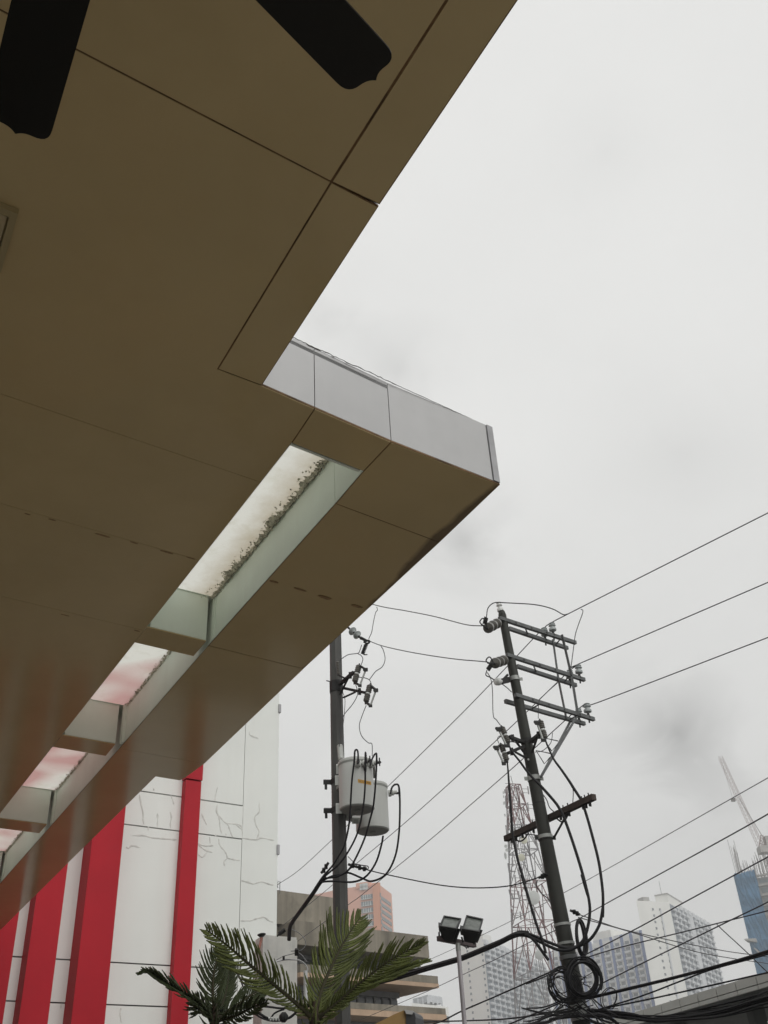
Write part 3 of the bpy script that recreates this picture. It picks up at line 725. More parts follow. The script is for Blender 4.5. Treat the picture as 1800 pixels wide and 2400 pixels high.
for k in range(12):
    zz = za-pitch*k
    mb = MB(); face_box(mb, oc, ol, nl, sl_of(z8(1012,480)), sl_of(z8(912,480)), zz-pitch*.33, zz+pitch*.30, .02, .25); w_ = mb.build('window', 'towerwin', ot)
    s0_, s1_ = sl_of(z8(1012,480)), sl_of(z8(912,480))
    mb = MB()
    for q in range(1, 5): s_ = s0_+(s1_-s0_)*q/5; face_box(mb, oc, ol, nl, s_-.12, s_+.12, zz-pitch*.33, zz+pitch*.3, .26, .36)
    face_box(mb, oc, ol, nl, s0_, s1_, zz-pitch*.40, zz-pitch*.335, .02, .8)
    mb.build('mullions', 'dish', w_)
    mb = MB(); face_box(mb, oc, orr, nr, sr_of(z8(1078,450)), sr_of(z8(1163,450)), zz-pitch*.38, zz+pitch*.14, .02, .25); mb.build('window', 'towerwin', ot)
    mb = MB(); face_box(mb, oc, orr, nr, sr_of(z8(1060,450)), sr_of(z8(1068,450)), zz-pitch*.3, zz+pitch*.3, .82, .95); mb.build('slot_window', 'towerwin', ot)
# left low wing of the orange tower, seen left of the steel pole
lw = athd(z8(650,325), 520); lw0 = atz(z8(560,345), lw.z); 
mb = MB(); e = (lw0-lw); e.z = 0; e.normalize(); nn = Vector((-e.y, e.x, 0)); nn = nn if nn.y > 0 else -nn
mb.box(Vector((lw.x, lw.y, lw.z/2))+e*8+nn*8, e, 14, nn, 8, UP, lw.z/2); o = mb.build('side_wing', 'salmon', ot)

# grey building with the louvred roof
gc = athd(z7(940,1420), 260)
gb = thing('louvred_building', 'pale hazy office building with stacked roof louvres right of the concrete block', 'building', (gc.x, gc.y, 0))
gz = gc.z; gl = atz(z7(720,1480), gz); gr = atz(z7(1140,1452), gz); gbk = gl+(gr-gc)
zbase = athd(z7(940,1530), 260).z
for k in range(4):
    zz = gz-(gz-zbase)*k/4.2; mb = MB(); mb.prism([Vector((p.x,p.y,zz)) for p in (gc, gl, gbk, gr)], -UP*.35); mb.build('roof_louvre', 'cbal', gb)
mb = MB()
for t in (0, .33, .66, 1):
    for A, B in ((gc, gr), (gc, gl)):
        p = A.lerp(B, t*.94+.03); mb.bar(Vector((p.x,p.y,zbase-.3)), Vector((p.x,p.y,gz-.4)), .4, .4, Vector((0,1,0)))
mb.build('louvre_posts', 'cbal', gb)
bc = athd(z7(1050,1575), 258); zbt = bc.z; bl = atz(z7(700,1540), zbt); br = atz(z7(1232,1600), zbt)
mb = MB(); mb.prism([Vector((p.x,p.y,0)) for p in (bc, bl, bl+(br-bc), br)], UP*zbt); mb.build('body', 'cwhite', gb)
nb = outn(bc, br, bl); lb_ = (br-bc).length
for r_ in range(8):
    for c_ in range(3):
        mb = MB(); s_ = lb_*(.2+.28*c_); zz = zbt-2.6-3.3*r_; face_box(mb, bc, br, nb, s_-1.1, s_+1.1, zz-.8, zz+.6, .01, .12); mb.build('window', 'towerwin', gb)
# condominium slabs: windowed end wall + balcony side
def balcony_side(root, A, B, n, zt_, zbot, pitch, ncol, stripes=()):
    ln = (B-A).length; wdt = ln/ncol
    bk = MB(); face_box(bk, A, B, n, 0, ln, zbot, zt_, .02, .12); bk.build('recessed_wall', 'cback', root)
    mb = MB(); z = zt_; r_ = 0
    while z-pitch > zbot:
        for c_ in range(ncol):
            a = c_*wdt
            if c_ in stripes: face_box(mb, A, B, n, a, a+wdt, z-pitch, z, .1, .9); continue
            face_box(mb, A, B, n, a+wdt*.12, a+wdt*.80, z-pitch, z-pitch*.64, .13, 1.5)      # balcony front
            face_box(mb, A, B, n, a+wdt*.83, a+wdt*1.0, z-pitch, z, .13, .5)                   # pier
        z -= pitch; r_ += 1
    mb.build('balconies', 'cbal', root, kind='stuff')
def end_wall_windows(root, A, B, n, zt_, zbot, pitch, poss, w_=1.0, h_=1.15):
    for s_ in poss:
        z = zt_; first = None
        while z > zbot:
            mb = MB(); face_box(mb, A, B, n, s_-w_/2, s_+w_/2, z-h_/2, z+h_/2, .01, .15); mb.build('window', 'cwin', root); z -= pitch
def condo(label, ptop, hd, pl_, pr_, ncol, stripes, winpx, pitch_px, first_px):
    c, l, r_ = far_building('', '', '', ptop, hd, pl_, pr_)
    root = thing('apartment_tower', label, 'building', (c.x, c.y, 0), 'white high rise apartment towers in the haze')
    bk_ = l+(r_-c)
    mb = MB(); mb.prism([Vector((p.x,p.y,0)) for p in (c, l, bk_, r_)], UP*c.z); mb.build('body', 'cwhite', root)
    nl_, nr_ = outn(c, l, r_), outn(c, r_, l)
    pz = lambda p: onpl(p, c, nl_)
    e_ = (l-c).normalized()
    f_ = pz(first_px); p2 = pz((first_px[0], first_px[1]+pitch_px)); pitch_ = f_.z-p2.z
    end_wall_windows(root, c, l, nl_, f_.z, c.z*.35, pitch_, [(pz(w_)-c).dot(e_) for w_ in winpx])
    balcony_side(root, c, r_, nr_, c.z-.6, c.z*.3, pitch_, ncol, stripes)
    return root, c, l, r_, nl_, nr_, pitch_
A_ = condo('hazy white apartment tower with blue grey balconies behind the floodlights', z5(490,578), 585, z5(285,618), z5(1030,795), 13, (), [z5(352,662), z5(480,662)], 14.2, z5(352,662))
C_ = condo('tallest white apartment tower with blank end wall and grey balcony side', z6(805,608), 570, z6(520,592), z6(1160,815), 10, (4,), [z6(664,668), z6(722,655)], 14.65, z6(664,668))
def roof_box(root, c, e, n, s0, s1_, d0, d1, h, m='cwhite', name='roof_block', base=None):
    mb = MB(); cc = Vector((c.x,c.y,0))+e*((s0+s1_)/2)-n*((d0+d1)/2)+UP*((base if base else c.z)+h/2)
    mb.box(cc, e, abs(s1_-s0)/2, n, abs(d1-d0)/2, UP, h/2); mb.build(name, m, root)
root, c, l, r_, nl_, nr_, pit = C_
e_ = (l-c).normalized(); er_ = (r_-c).normalized(); lnL = (l-c).length
lnR = (r_-c).length
roof_box(root, c, er_, nr_, .3, lnR*.34, .3, 7, 4.2, name='lift_house'); roof_box(root, c, er_, nr_, .1, lnR*.35, .1, 7.2, .7, 'rawconc', 'roof_edge', base=c.z+4.2)
roof_box(root, c, e_, nl_, lnL*.52, lnL*.70, 2, 7, 2.6, 'rawconc', 'roof_tank')
mb = MB(); mb.bar(Vector((c.x,c.y,c.z+4.8))+er_*3-nr_*4, Vector((c.x,c.y,c.z+12))+er_*3-nr_*4, .2, .2, Vector((1,0,0))); mb.build('antenna_mast', 'galv', root)
mb = MB(); face_box(mb, c, l, nl_, lnL*.30, lnL*.34, 0, c.z-4, .01, .5); mb.build('wall_step', 'cbal', root)
root, c, l, r_, nl_, nr_, pit = A_
e_ = (l-c).normalized(); lnL = (l-c).length; er_ = (r_-c).normalized(); lnR = (r_-c).length
roof_box(root, c, e_, nl_, lnL*.02, lnL*.38, .3, 9, 4.2, name='lift_house')
for t in (.12, .3, .62, .72):
    roof_box(root, c, er_, nr_, lnR*t, lnR*(t+.07), 1, 9, 2.6+2*(t > .6), 'cbal', 'roof_block')
mb = MB()
for k in range(13): face_box(mb, c, r_, nr_, lnR*(k/13)+.2, lnR*(k/13)+lnR*.045, c.z-1.2, c.z+1.1, -1, 1.2)
mb.build('parapet_teeth', 'cbal', root)
root, c, l, r_, nl_, nr_, pit = C_
lnR = (r_-c).length; mb = MB()
for k in range(2, 10): face_box(mb, c, r_, nr_, lnR*(k/10)+.2, lnR*(k/10)+lnR*.06, c.z-1.2, c.z+1.1, -1, 1.2)
mb.build('parapet_teeth', 'cbal', root)
# middle slab with blue stripes, windows and balconies
Br = athd(z6(572,868), 592); Bl = atz(z5(1035,690), Br.z)
Bt = thing('apartment_tower', 'lower white apartment tower with blue vertical stripes left of the tallest tower', 'building', (Br.x, Br.y, 0), 'white high rise apartment towers in the haze')
nB = outn(Br, Bl, Br+Vector((0,50,0))); lnB = (Bl-Br).length; eB = (Bl-Br).normalized()
mb = MB(); mb.prism([Vector((p.x,p.y,0)) for p in (Br, Bl, Bl-nB*16, Br-nB*16)], UP*Br.z); mb.build('body', 'cwhite', Bt)
sB = lambda p: (onpl(p, Br, nB)-Br).dot(eB)
st = [sB(z6(*p)) for p in ((563,880),(476,900),(395,918),(308,940),(218,962),(128,985))]
d_ = st[5]-st[4]
while st[-1]+d_ < lnB: st.append(st[-1]+d_)
for s_ in st:
    mb = MB(); face_box(mb, Br, Bl, nB, s_-.75, s_+.75, 0, Br.z+1.2, .02, .8); mb.build('blue_stripe', 'cblue', Bt)
wmesh = None; pitB = 15.8/14.4*A_[6]*.97; zrow = onpl(z6(525,938), Br, nB).z
ang = math.atan2(eB.y, eB.x)
def unit_mesh(name, boxes, m):
    mb = MB()
    for (s0, s1_, z0, z1_, d0, d1) in boxes:
        mb.box(Vector(((s0+s1_)/2, (d0+d1)/2*(1 if Vector((-eB.y, eB.x, 0)).dot(nB) > 0 else -1), (z0+z1_)/2)), Vector((1,0,0)), abs(s1_-s0)/2, Vector((0,1,0)), abs(d1-d0)/2, UP, abs(z1_-z0)/2)
    me = bpy.data.meshes.new(name); me.from_pydata([tuple(v) for v in mb.v], [], mb.f); me.materials.append(MT[m]); return me
wm_ = unit_mesh('window', [(-1.3,1.3,-.75,.95,.02,.2)], 'cwin'); bm_ = unit_mesh('balcony', [(-1.9,1.9,-1.75,-.85,.9,1.1),(-1.9,1.9,-1.95,-1.75,.02,1.1),(-1.9,-1.75,-1.75,-.85,.02,.9),(1.75,1.9,-1.75,-.85,.02,.9)], 'cbal')
sm_ = unit_mesh('side_window', [(-.55,.55,-.6,.6,.02,.18)], 'cback')
for i in range(len(st)-1):
    m_ = (st[i]+st[i+1])/2; wdt = abs(st[i+1]-st[i])
    for k in range(20):
        z = zrow-pitB*k; base = Vector((Br.x,Br.y,0))+eB*(m_+.2)+UP*z
        stamp('window', wm_, Bt, base, ang); stamp('balcony', bm_, Bt, base, ang)
        stamp('side_window', sm_, Bt, base+eB*(wdt*.36)-UP*.6, ang)
roof_box(Bt, Br, eB, nB, sB(z6(300,900)), sB(z6(140,900)), .5, 12, (onpl(z6(215,860), Br, nB).z-Br.z), name='lift_house')
for k, s_ in enumerate(st[:-1]):
    roof_box(Bt, Br, eB, nB, s_+abs(d_)*.25, s_+abs(d_)*.75, .2, 4, 1.6, 'cbal', 'roof_dormer')

# tower under construction
kc = athd(z6(1558,375), 400); kz = kc.z; kl = atz(z6(1378,405), kz)
ek = (kc-kl); ek.z = 0; lk = ek.length; ek.normalize(); kn = Vector((ek.y, -ek.x, 0)); kn = kn if kn.dot(CAM-kc) > 0 else -kn
kr = kl+ek*(lk*3.2); nkl = kn
kt = thing('construction_tower', 'unfinished concrete tower wrapped in blue safety net at the right edge', 'building', (kc.x, kc.y, 0))
mb = MB(); mb.prism([Vector((p.x,p.y,0)) for p in (kl, kr, kr-kn*20, kl-kn*20)], UP*(kz-1)); mb.build('core', 'rawconc', kt)
for k in range(18):
    z = kz-3.4*k; mb = MB(); face_box(mb, kl, kr, kn, lk, lk*3.2, z-.6, z, .01, .9); mb.build('floor_slab', 'rawconc', kt)
    for q in range(4):
        a_ = lk*(1.06+.5*q); mb = MB(); face_box(mb, kl, kr, kn, a_, a_+lk*.42, z-2.9, z-1.3, .01, .15); mb.build('open_bay', 'towerwin', kt)
mb = MB()                                                        # sagging net with folds
nx, nz_ = 14, 46; vs = []; fs = []
for i in range(nx+1):
    for j in range(nz_+1):
        z = (kz+1.6)*(1-j/nz_); vs.append(Vector((kl.x,kl.y,0))+ek*(lk*1.0*i/nx+random.uniform(-.12,.12))+kn*(1.1+random.uniform(-.3,.35)+.25*math.sin(j*1.7))+UP*(z+(random.uniform(-.5,.5) if j == 0 else 0)))
for i in range(nx):
    for j in range(nz_): k = i*(nz_+1)+j; fs.append((k, k+1, k+nz_+2, k+nz_+1))
mb.add(vs, fs); mb.build('safety_net', 'net', kt)
mb = MB(); mb.prism([Vector((p.x,p.y,0)) for p in (kl+kn*.9, kl-kn*18, kl-kn*18-ek*.3, kl+kn*.9-ek*.3)], UP*(kz+1)); mb.build('safety_net', 'net', kt)
mb = MB()
for k in range(56):
    if k < 10: p = kl+ek*random.uniform(.2,2.2); h = random.uniform(9,15)
    elif k < 28: p = kl+ek*random.uniform(2,lk); h = random.uniform(3,7)
    else: p = kl+ek*random.uniform(lk*.95,lk*1.9); h = random.uniform(4,9)
    p = p-kn*random.uniform(.3,4)
    mb.bar(Vector((p.x,p.y,kz-1)), Vector((p.x+random.uniform(-.3,.3),p.y,kz+h)), .11, .11, Vector((0,1,0)))
mb.build('rebar', 'rebar', kt)
pc = athd(z6(1560,950), 398); mb = MB(); pw = pxm(pc, 27); mb.prism([pc, pc-rt*pw+UP*.6, pc-rt*pw+UP*1.1, pc+UP*1.2], nkl*-6); mb.prism([pc-UP*4, pc-rt*pw*.35-UP*2.2, pc-rt*pw*.35-UP*1.7, pc-UP*3], nkl*-6); mb.build('access_platform', 'rawconc', kt)
# tower crane with a raised jib
hk = 415; jb = athd(cz(1318,1640), hk); jt = athd(cz(765,418), 440)
cr_ = thing('tower_crane', 'red lattice tower crane with raised jib above the netted tower', 'crane', (jb.x, jb.y, 0))
def lattice(mb, a, b, w0, w1, n, r_, rb):
    d = (b-a).normalized(); x = d.cross(UP).normalized(); y = x.cross(d)
    P = []
    for i in range(n+1):
        t = i/n; c = a.lerp(b, t); w_ = (w0+(w1-w0)*t)/2; P.append([c+x*w_*sx+y*w_*sy for sx, sy in ((-1,-1),(1,-1),(1,1),(-1,1))])
    for i in range(n):
        for k in range(4):
            mb.bar(P[i][k], P[i+1][k], r_, r_); kk = (k+1)%4
            mb.bar(P[i][k], P[i+1][kk] if i % 2 else P[i][kk].lerp(P[i+1][kk], 1.0), rb, rb); mb.bar(P[i+1][k], P[i+1][kk], rb, rb)
mb = MB(); lattice(mb, jb, jt, 1.9, 1.5, 26, .11, .045); mb.build('jib', 'cranered', cr_)
mb = MB(); ah = athd(cz(1302,1425), hk); lattice(mb, jb+UP*1, ah, 2.4, .9, 5, .2, .1); mb.build('head_frame', 'cranered', cr_)
mb = MB(); mb_b = athd(cz(1345,1640), hk); mb.bar(Vector((mb_b.x,mb_b.y,mb_b.z-.5)), Vector((mb_b.x,mb_b.y,mb_b.z+2)), 4.5, 4.5, Vector((0,1,0))); mb.box(mb_b+Vector((3.5,0,3)), r0, 2.6, Vector((0,1,0)), 1.6, UP, 2.6); mb.build('cab', 'rawconc', cr_)
mb = MB(); lattice(mb, Vector((mb_b.x+1,mb_b.y,0)), Vector((mb_b.x+.5,mb_b.y,mb_b.z-.5)), 2.6, 2.6, 44, .3, .16); mb.build('mast', 'rawconc', cr_)
mb = MB(); hook_t = athd(cz(935,978), 432)
mb.tube([ah, jb.lerp(jt, .55)], .12, 5); mb.tube([jt, hook_t], .05, 4); mb.bar(hook_t-UP*.2, hook_t+UP*1.0, 1.6, 1.2, Vector((0,1,0))); mb.build('hoist_rope', 'rebar', cr_)

# ------------------------------------------------------------------ telecom lattice tower
HT = 190.0
tt = athd(r4(487,672), HT); mid = athd(z5(955,560), HT)
tb = tt+(mid-tt)*((tt.z)/(tt.z-mid.z)); tb.z = 0
lt = thing('telecom_tower', 'red and white lattice telecom tower hung with dishes behind the leaning pole', 'tower', tb)
wt = pxm(tt, 30); wmid = pxm(mid, 104); slope_w = (wmid-wt)/(tt.z-mid.z)
def tw_w(z): return wt+(tt.z-z)*slope_w
tx = Vector((.96,.28,0)).normalized(); ty = Vector((-.28,.96,0)).normalized()
def tcorner(z, k):
    c = tt.lerp(tb, (tt.z-z)/tt.z); h = tw_w(z)/2*.86; sx, sy = ((-1,-1),(1,-1),(1,1),(-1,1))[k]
    return Vector((c.x, c.y, z))+tx*h*sx+ty*h*sy
lev = [tt.z]; z = tt.z
while z > 2: z -= max(4.0, tw_w(z)*1.15); lev.append(max(z, 0))
for k in range(4):
    mb = MB()
    for i in range(len(lev)-1):
        mb.cur = i//2 % 2; mb.bar(tcorner(lev[i], k), tcorner(lev[i+1], k), .19, .19)
    mb.build('leg', ['towred', 'towwhite'], lt)
for i in range(len(lev)-1):
    mb = MB(); za_, zb2 = lev[i], lev[i+1]
    for k in range(4):
        kk = (k+1)%4; A0, A1, B0, B1 = tcorner(za_, k), tcorner(za_, kk), tcorner(zb2, k), tcorner(zb2, kk)
        M_ = (A0+A1)/2
        mb.bar(M_, B0, .13, .13); mb.bar(M_, B1, .13, .13); mb.bar(A0, A1, .12, .12)
        mb.bar(A0.lerp(B0,.5), M_.lerp(B0,.5), .08, .08); mb.bar(A1.lerp(B1,.5), M_.lerp(B1,.5), .08, .08)
        mb.bar(A0.lerp(B0,.5), M_.lerp(B0,.75), .07, .07); mb.bar(A1.lerp(B1,.5), M_.lerp(B1,.75), .07, .07)
    mb.bar(tcorner(za_,0), tcorner(za_,2), .07, .07); mb.bar(tcorner(za_,1), tcorner(za_,3), .07, .07)
    mb.build('bracing', 'towred' if i//2 % 2 == 0 else 'towwhite', lt)
mb = MB(); cc0 = tt.copy(); cc1 = tb.copy()
for s_ in (-.35, .35): mb.bar(tb+tx*s_, tt+tx*s_, .09, .09, ty)
for k in range(110): p = tb.lerp(tt, k/110); mb.bar(p-tx*.35, p+tx*.35, .05, .05)
for s_ in (-.6,-.15,.2,.5): mb.tube([tb+ty*.5+tx*s_, tt.lerp(tb,.06)+ty*.5+tx*s_], .05, 5)
mb.build('ladder', 'towwhite', lt)
mb = MB(); mb.tube([tt, athd(r4(460,560), HT)], .06, 5); mb.tube([tcorner(tt.z,0), athd(r4(400,645), HT)], .05, 5); mb.build('lightning_rod', 'galv', lt)
def dish(p, rpx, face, m, dep=.35, drum=False):
    c = athd(p, HT-4); r_ = pxm(c, rpx); f_ = Vector(face).normalized(); mb = MB()
    if drum: mb.lathe(c-f_*r_*.5, c+f_*r_*.25, [(0,r_*.3),(.35,r_*.85),(.5,r_),(.98,r_),(1,r_*.96)], 24)
    else: mb.lathe(c-f_*r_*dep, c+f_*.05, [(0,r_*.1),(.35,r_*.6),(.8,r_*.95),(1,r_),(.95,r_*.9)], 24)
    d = mb.build('dish_antenna', m, lt, 40)
tc_ = (-.1, -.85, -.35)
dish(tw(660,1685), 15.5, (.25,-.9,-.25), 'dish', drum=True); dish(tw(518,790), 8.3, (.35,-.85,-.2), 'dishcream', drum=True); dish(tw(478,1060), 8.3, (-.15,-.9,-.2), 'dishcream', drum=True)
dish(g2(955,455), 10.8, (.1,-.9,-.3), 'dish', drum=True)
for p, r_, f_ in ((tw(236,885),4,(-.4,-.9,-.2)),(tw(255,945),4,(-.4,-.9,-.2)),(tw(232,1035),8,(-1,-.25,-.1)),(tw(200,50),3.5,(-1,-.3,-.1)),(tw(205,115),3.3,(-1,-.3,-.1)),(tw(212,215),4,(-.9,-.5,0)),(tw(225,400),3.5,(-1,-.3,-.2)),(tw(735,860),4,(.9,-.4,0)),(tw(650,470),3,(1,-.2,-.3)),(tw(650,515),2.6,(1,-.2,-.3)),(tw(320,1840),3.4,(-1,-.2,0)),(tw(1020,1855),3,(.8,-.6,0))):
    dish(p, r_, f_, 'dish')
def panel_ant(p0, p1, side):
    a, b = athd(p0, HT-1), athd(p1, HT-1); mb = MB(); mb.bar(a, b, .22, .14, Vector((0,1,0)))
    for t in (.12, .88):
        p = a.lerp(b, t); mb.bar(p, p+tx*side*1.4, .09, .09)
    mb.build('panel_antenna', 'towwhite', lt)
for p0, p1, sd2 in ((tw(236,560),tw(252,700),1),(tw(268,1150),tw(290,1300),1),(tw(575,205),tw(590,340),-1),(tw(285,1560),tw(320,1710),1),(tw(255,480),tw(258,560),1),(tw(230,100),tw(240,285),1),(tw(220,0),tw(222,60),1),(tw(705,795),tw(730,935),-1),(tw(905,1625),tw(915,1740),-1),(tw(320,1915),tw(330,2000),1),(z5(735,160),z5(745,215),1),(z5(735,330),z5(740,500),1),(z5(765,860),z5(775,920),1),(z5(770,1020),z5(782,1130),1)):
    panel_ant(p0, p1, sd2)

for k in range(22):                                              # more sector antennas on outrigger frames
    z = tt.z-2-k*1.55; sd2 = 1 if k % 2 else -1; c = tcorner(z, 0 if sd2 > 0 else 1)-tx*sd2*random.uniform(.5,1.3)-ty*random.uniform(0,.5)
    mb = MB(); mb.bar(c, c+UP*random.uniform(1.2,2.0), .24, .14, Vector((0,1,0)))
    for t in (.25, 1.0): mb.bar(c+UP*t, c+UP*t+tx*sd2*1.3, .08, .08)
    mb.build('panel_antenna', 'towwhite', lt)

# ------------------------------------------------------------------ utility poles
def insul(mb, a, b, r_, prof): mb.lathe(a, b, [(t, k*r_) for t, k in prof], 14)
PIN = [(0,.2),(.1,.2),(.14,.55),(.2,.95),(.30,1),(.42,.95),(.46,.62),(.55,.55),(.62,.60),(.70,.95),(.78,.9),(.82,.55),(.9,.5),(.94,.8),(1,.6)]
# right: leaning line pole
HR = 15.0
pt, pb0 = athd(r3(365,290), HR), athd(z5(1300,1100), HR)
pgd = pb0+(pt-pb0)*(-(pb0.z)/(pt.z-pb0.z)); pgd.z = 0
rp = thing('utility_pole', 'dark leaning utility pole with three double crossarms and coiled cables', 'utility pole', pgd)
paxis = (pt-pgd).normalized()
def rpole(z): return pgd+(pt-pgd)*(z/pt.z)
def rrad(z): return .066+(.150-.066)*(1-z/pt.z)
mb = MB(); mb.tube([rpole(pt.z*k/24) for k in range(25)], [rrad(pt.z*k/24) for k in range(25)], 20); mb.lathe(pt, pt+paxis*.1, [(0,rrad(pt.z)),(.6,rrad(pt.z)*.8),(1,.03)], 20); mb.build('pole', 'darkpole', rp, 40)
zR = lambda p: athd(p, HR).z
def rband(p, h=.07, m='galv', lugs=True, k=1.1):
    z = zR(p); c = rpole(z); mb = MB(); mb.lathe(c-paxis*h/2, c+paxis*h/2, [(0,rrad(z)*k),(1,rrad(z)*k)], 20)
    if lugs:
        for s_ in (-1,1): mb.box(c+rt*s_*(rrad(z)+.025), rt, .028, fw, .02, UP, h*.36)
    mb.build('band', m, rp, 40)
for p, m in ((r3(500,1003),'galvlight'),(r4(640,180),'iron'),(r4(735,590),'galvlight'),(r4(880,1245),'iron')): rband(p, m=m)
rband(r4(860,1240), .05, 'galvlight', False, 1.13); rband(z5(1200,433), .035, 'galvlight', False); rband(z5(1235,595), .035, 'galvlight', False); rband(z5(1250,715), .05, 'galv', False); rband(z5(1330,1190), .2, 'galvlight', False, 1.06); rband(r4(800,870), .02, 'iron', False, 1.03)
armdirs = []
def arm(p0, p1, h0, nm='crossarm', m='galv', wd=.055, ht=.062, pref=None):
    a = athd(p0, h0); b = atz(p1, a.z)
    mb = MB(); mb.bar(a, b, wd, ht)
    n = int((b-a).length/.35)
    for k in range(1, n): 
        p = a.lerp(b, k/n); x = (b-a).normalized().cross(UP); mb.box(p-x*(wd/2+.006)*(1 if x.y > 0 else -1), (b-a).normalized(), .012, x, .01, UP, .012)
    mb.build(nm, m, rp); armdirs.append((a, b)); return a, b
arms = []
for f0, f1, k0, k1 in ((r3(330,325),r3(1180,600),r3(440,440),r3(1090,660)), (r3(415,735),r3(1278,1012),r3(530,860),r3(1185,1072)), (r3(510,1180),r3(1383,1450),r3(398,1248),r3(1280,1500))):
    fa = arm(f0, f1, HR-.13)
    # rear arm at the same height behind the pole
    a = atz(k0, fa[0].z); b = atz(k1, fa[0].z); mb = MB(); mb.bar(a, b, .055, .062); mb.build('crossarm', 'galv', rp); arms.append((fa, (a, b)))
    mb = MB()
    for t in (.32, .8): mb.tube([fa[0].lerp(fa[1], t), a.lerp(b, t)], .012, 6)
    mb.build('spacer_bolts', 'galv', rp)
def on_arm(p, ab):                                              # point on an arm nearest to a sight line
    a, b = ab; best = min((k/200 for k in range(-10, 211)), key=lambda t: ((proj(a.lerp(b, t))[0]-p[0])**2+(proj(a.lerp(b, t))[1]-p[1])**2))
    return a.lerp(b, best)
def proj(P):
    v = P-CAM; k = v.dot(fw); return (900+F_PX*v.dot(rt)/k, 1200-F_PX*v.dot(up)/k)
# struts joining the arm ends
for row, pts in ((0, (r3(1035,550), r3(1130,960), r3(1205,1380))), (1, (r3(918,640), r3(985,1010), r3(1078,1420)))):
    P = [on_arm(p, arms[i][row]) for i, p in enumerate(pts)]; mb = MB()
    off_ = -fw*.05; ext = (P[0]-P[1]).normalized()*.08
    for a, b in zip(P, P[1:]): mb.bar(a+off_+(ext if a is P[0] else Vector()), b+off_, .042, .016)
    mb.build('strut', 'galv', rp)
br0 = athd(r4(795,575), HR-.12)
for p, row in ((r3(1170,1440), 0), (r3(1110,1455), 1)):
    q = on_arm(p, arms[2][row]); mb = MB(); mb.bar(br0, q-UP*.05, .032, .026); mb.build('brace', 'galv', rp)
mb = MB()
for p in (r3(985,1690), r3(905,1830)):                           # pigtail steps on the brace
    a = athd(p, HR-.2); mb.tube([a, a-rt*.22+UP*.05, a-rt*.12-UP*.16, a-rt*.02-UP*.06], .009, 5)
mb.build('brace_step', 'iron', rp)
def pin_ins(base_p, ab, top_p, tilt=None):
    a = on_arm(base_p, ab); d = athd(top_p, hdist(a)); up_ = d-a
    mb = MB(); mb.tube([a-UP*.09, a+up_*.3], .014, 6); mb.lathe(a, a+up_*.3, [(0,.035),(1,.02)], 10); mb.build('insulator_pin', 'iron', rp)
    mb = MB(); insul(mb, a+up_*.25, d, up_.length*.27, PIN); mb.build('insulator', 'porc', rp, 45)
    return d
wtop = []
for i, (pf, tf, pk, tk) in enumerate(((r3(940,505),r3(915,380),r3(850,560),r3(830,436)), (r3(1230,985),r3(1208,848),r3(1120,1035),r3(1115,905)), (r3(1330,1415),r3(1303,1276),r3(1230,1460),r3(1210,1332)))):
    wtop.append((pin_ins(pf, arms[i][0], tf), pin_ins(pk, arms[i][1], tk)))
mb = MB(); a = athd(r3(350,275), HR); b = athd(r3(325,152), HR); insul(mb, a, b, (b-a).length*.25, PIN); mb.build('insulator', 'porcw', rp, 45)
STR = [(0,.15),(.04,.2),(.06,.95),(.12,1),(.22,.8),(.24,.35),(.36,.35),(.38,.95),(.44,1),(.54,.8),(.56,.35),(.68,.35),(.70,.95),(.76,1),(.86,.8),(.88,.3),(1,.2)]
for pa, pb_, pe in ((r3(200,440), r3(335,370), r3(135,395)), (r3(275,830), r3(410,785), r3(205,825))):
    a = athd(pa, HR-1.0); b = athd(pb_, HR-.05); mb = MB(); insul(mb, a, b, pxm(a, 13), STR); mb.build('strain_insulator', 'brownporc', rp, 45)
    mb = MB(); e = athd(pe, HR-1.25); mb.tube([a, e], [.022,.012], 6); mb.tube(smooth_path([e, e+UP*.05-rt*.02, e+UP*.10+rt*.04, a]), .01, 5); mb.build('strain_clamp', 'iron', rp)
for px in ([r3(170,390), r3(178,350), r3(188,318)], [r3(240,850), r3(222,875), r3(205,900)]):  # coiled armour rods
    P = path_hd(px, HR-1.1, HR-1.1); mb = MB(); n = 60; ax = (P[-1]-P[0]); x = ax.normalized().cross(fw).normalized(); y = fw*1
    mb.tube([P[0]+ax*(k/n)+(x*math.cos(k*.75)+y*math.sin(k*.75))*.028 for k in range(n+1)], .009, 5); mb.build('coil_spring', 'iron', rp)
mb = MB(); a, b = athd(r3(440,1010), HR-.05), athd(r3(355,1030), HR-.25); mb.bar(a, b, .05, .09); mb.bar(athd(r3(425,955), HR-.05), b, .03, .03); mb.build('side_bracket', 'iron', rp)
mb = MB(); c_ = athd(r3(285,1032), HR-.35); insul(mb, b, c_, (c_-b).length*.42, [(0,.5),(.3,.55),(.35,1),(.8,1),(.9,.7),(1,.3)]); mb.build('insulator', 'porcw', rp, 45)
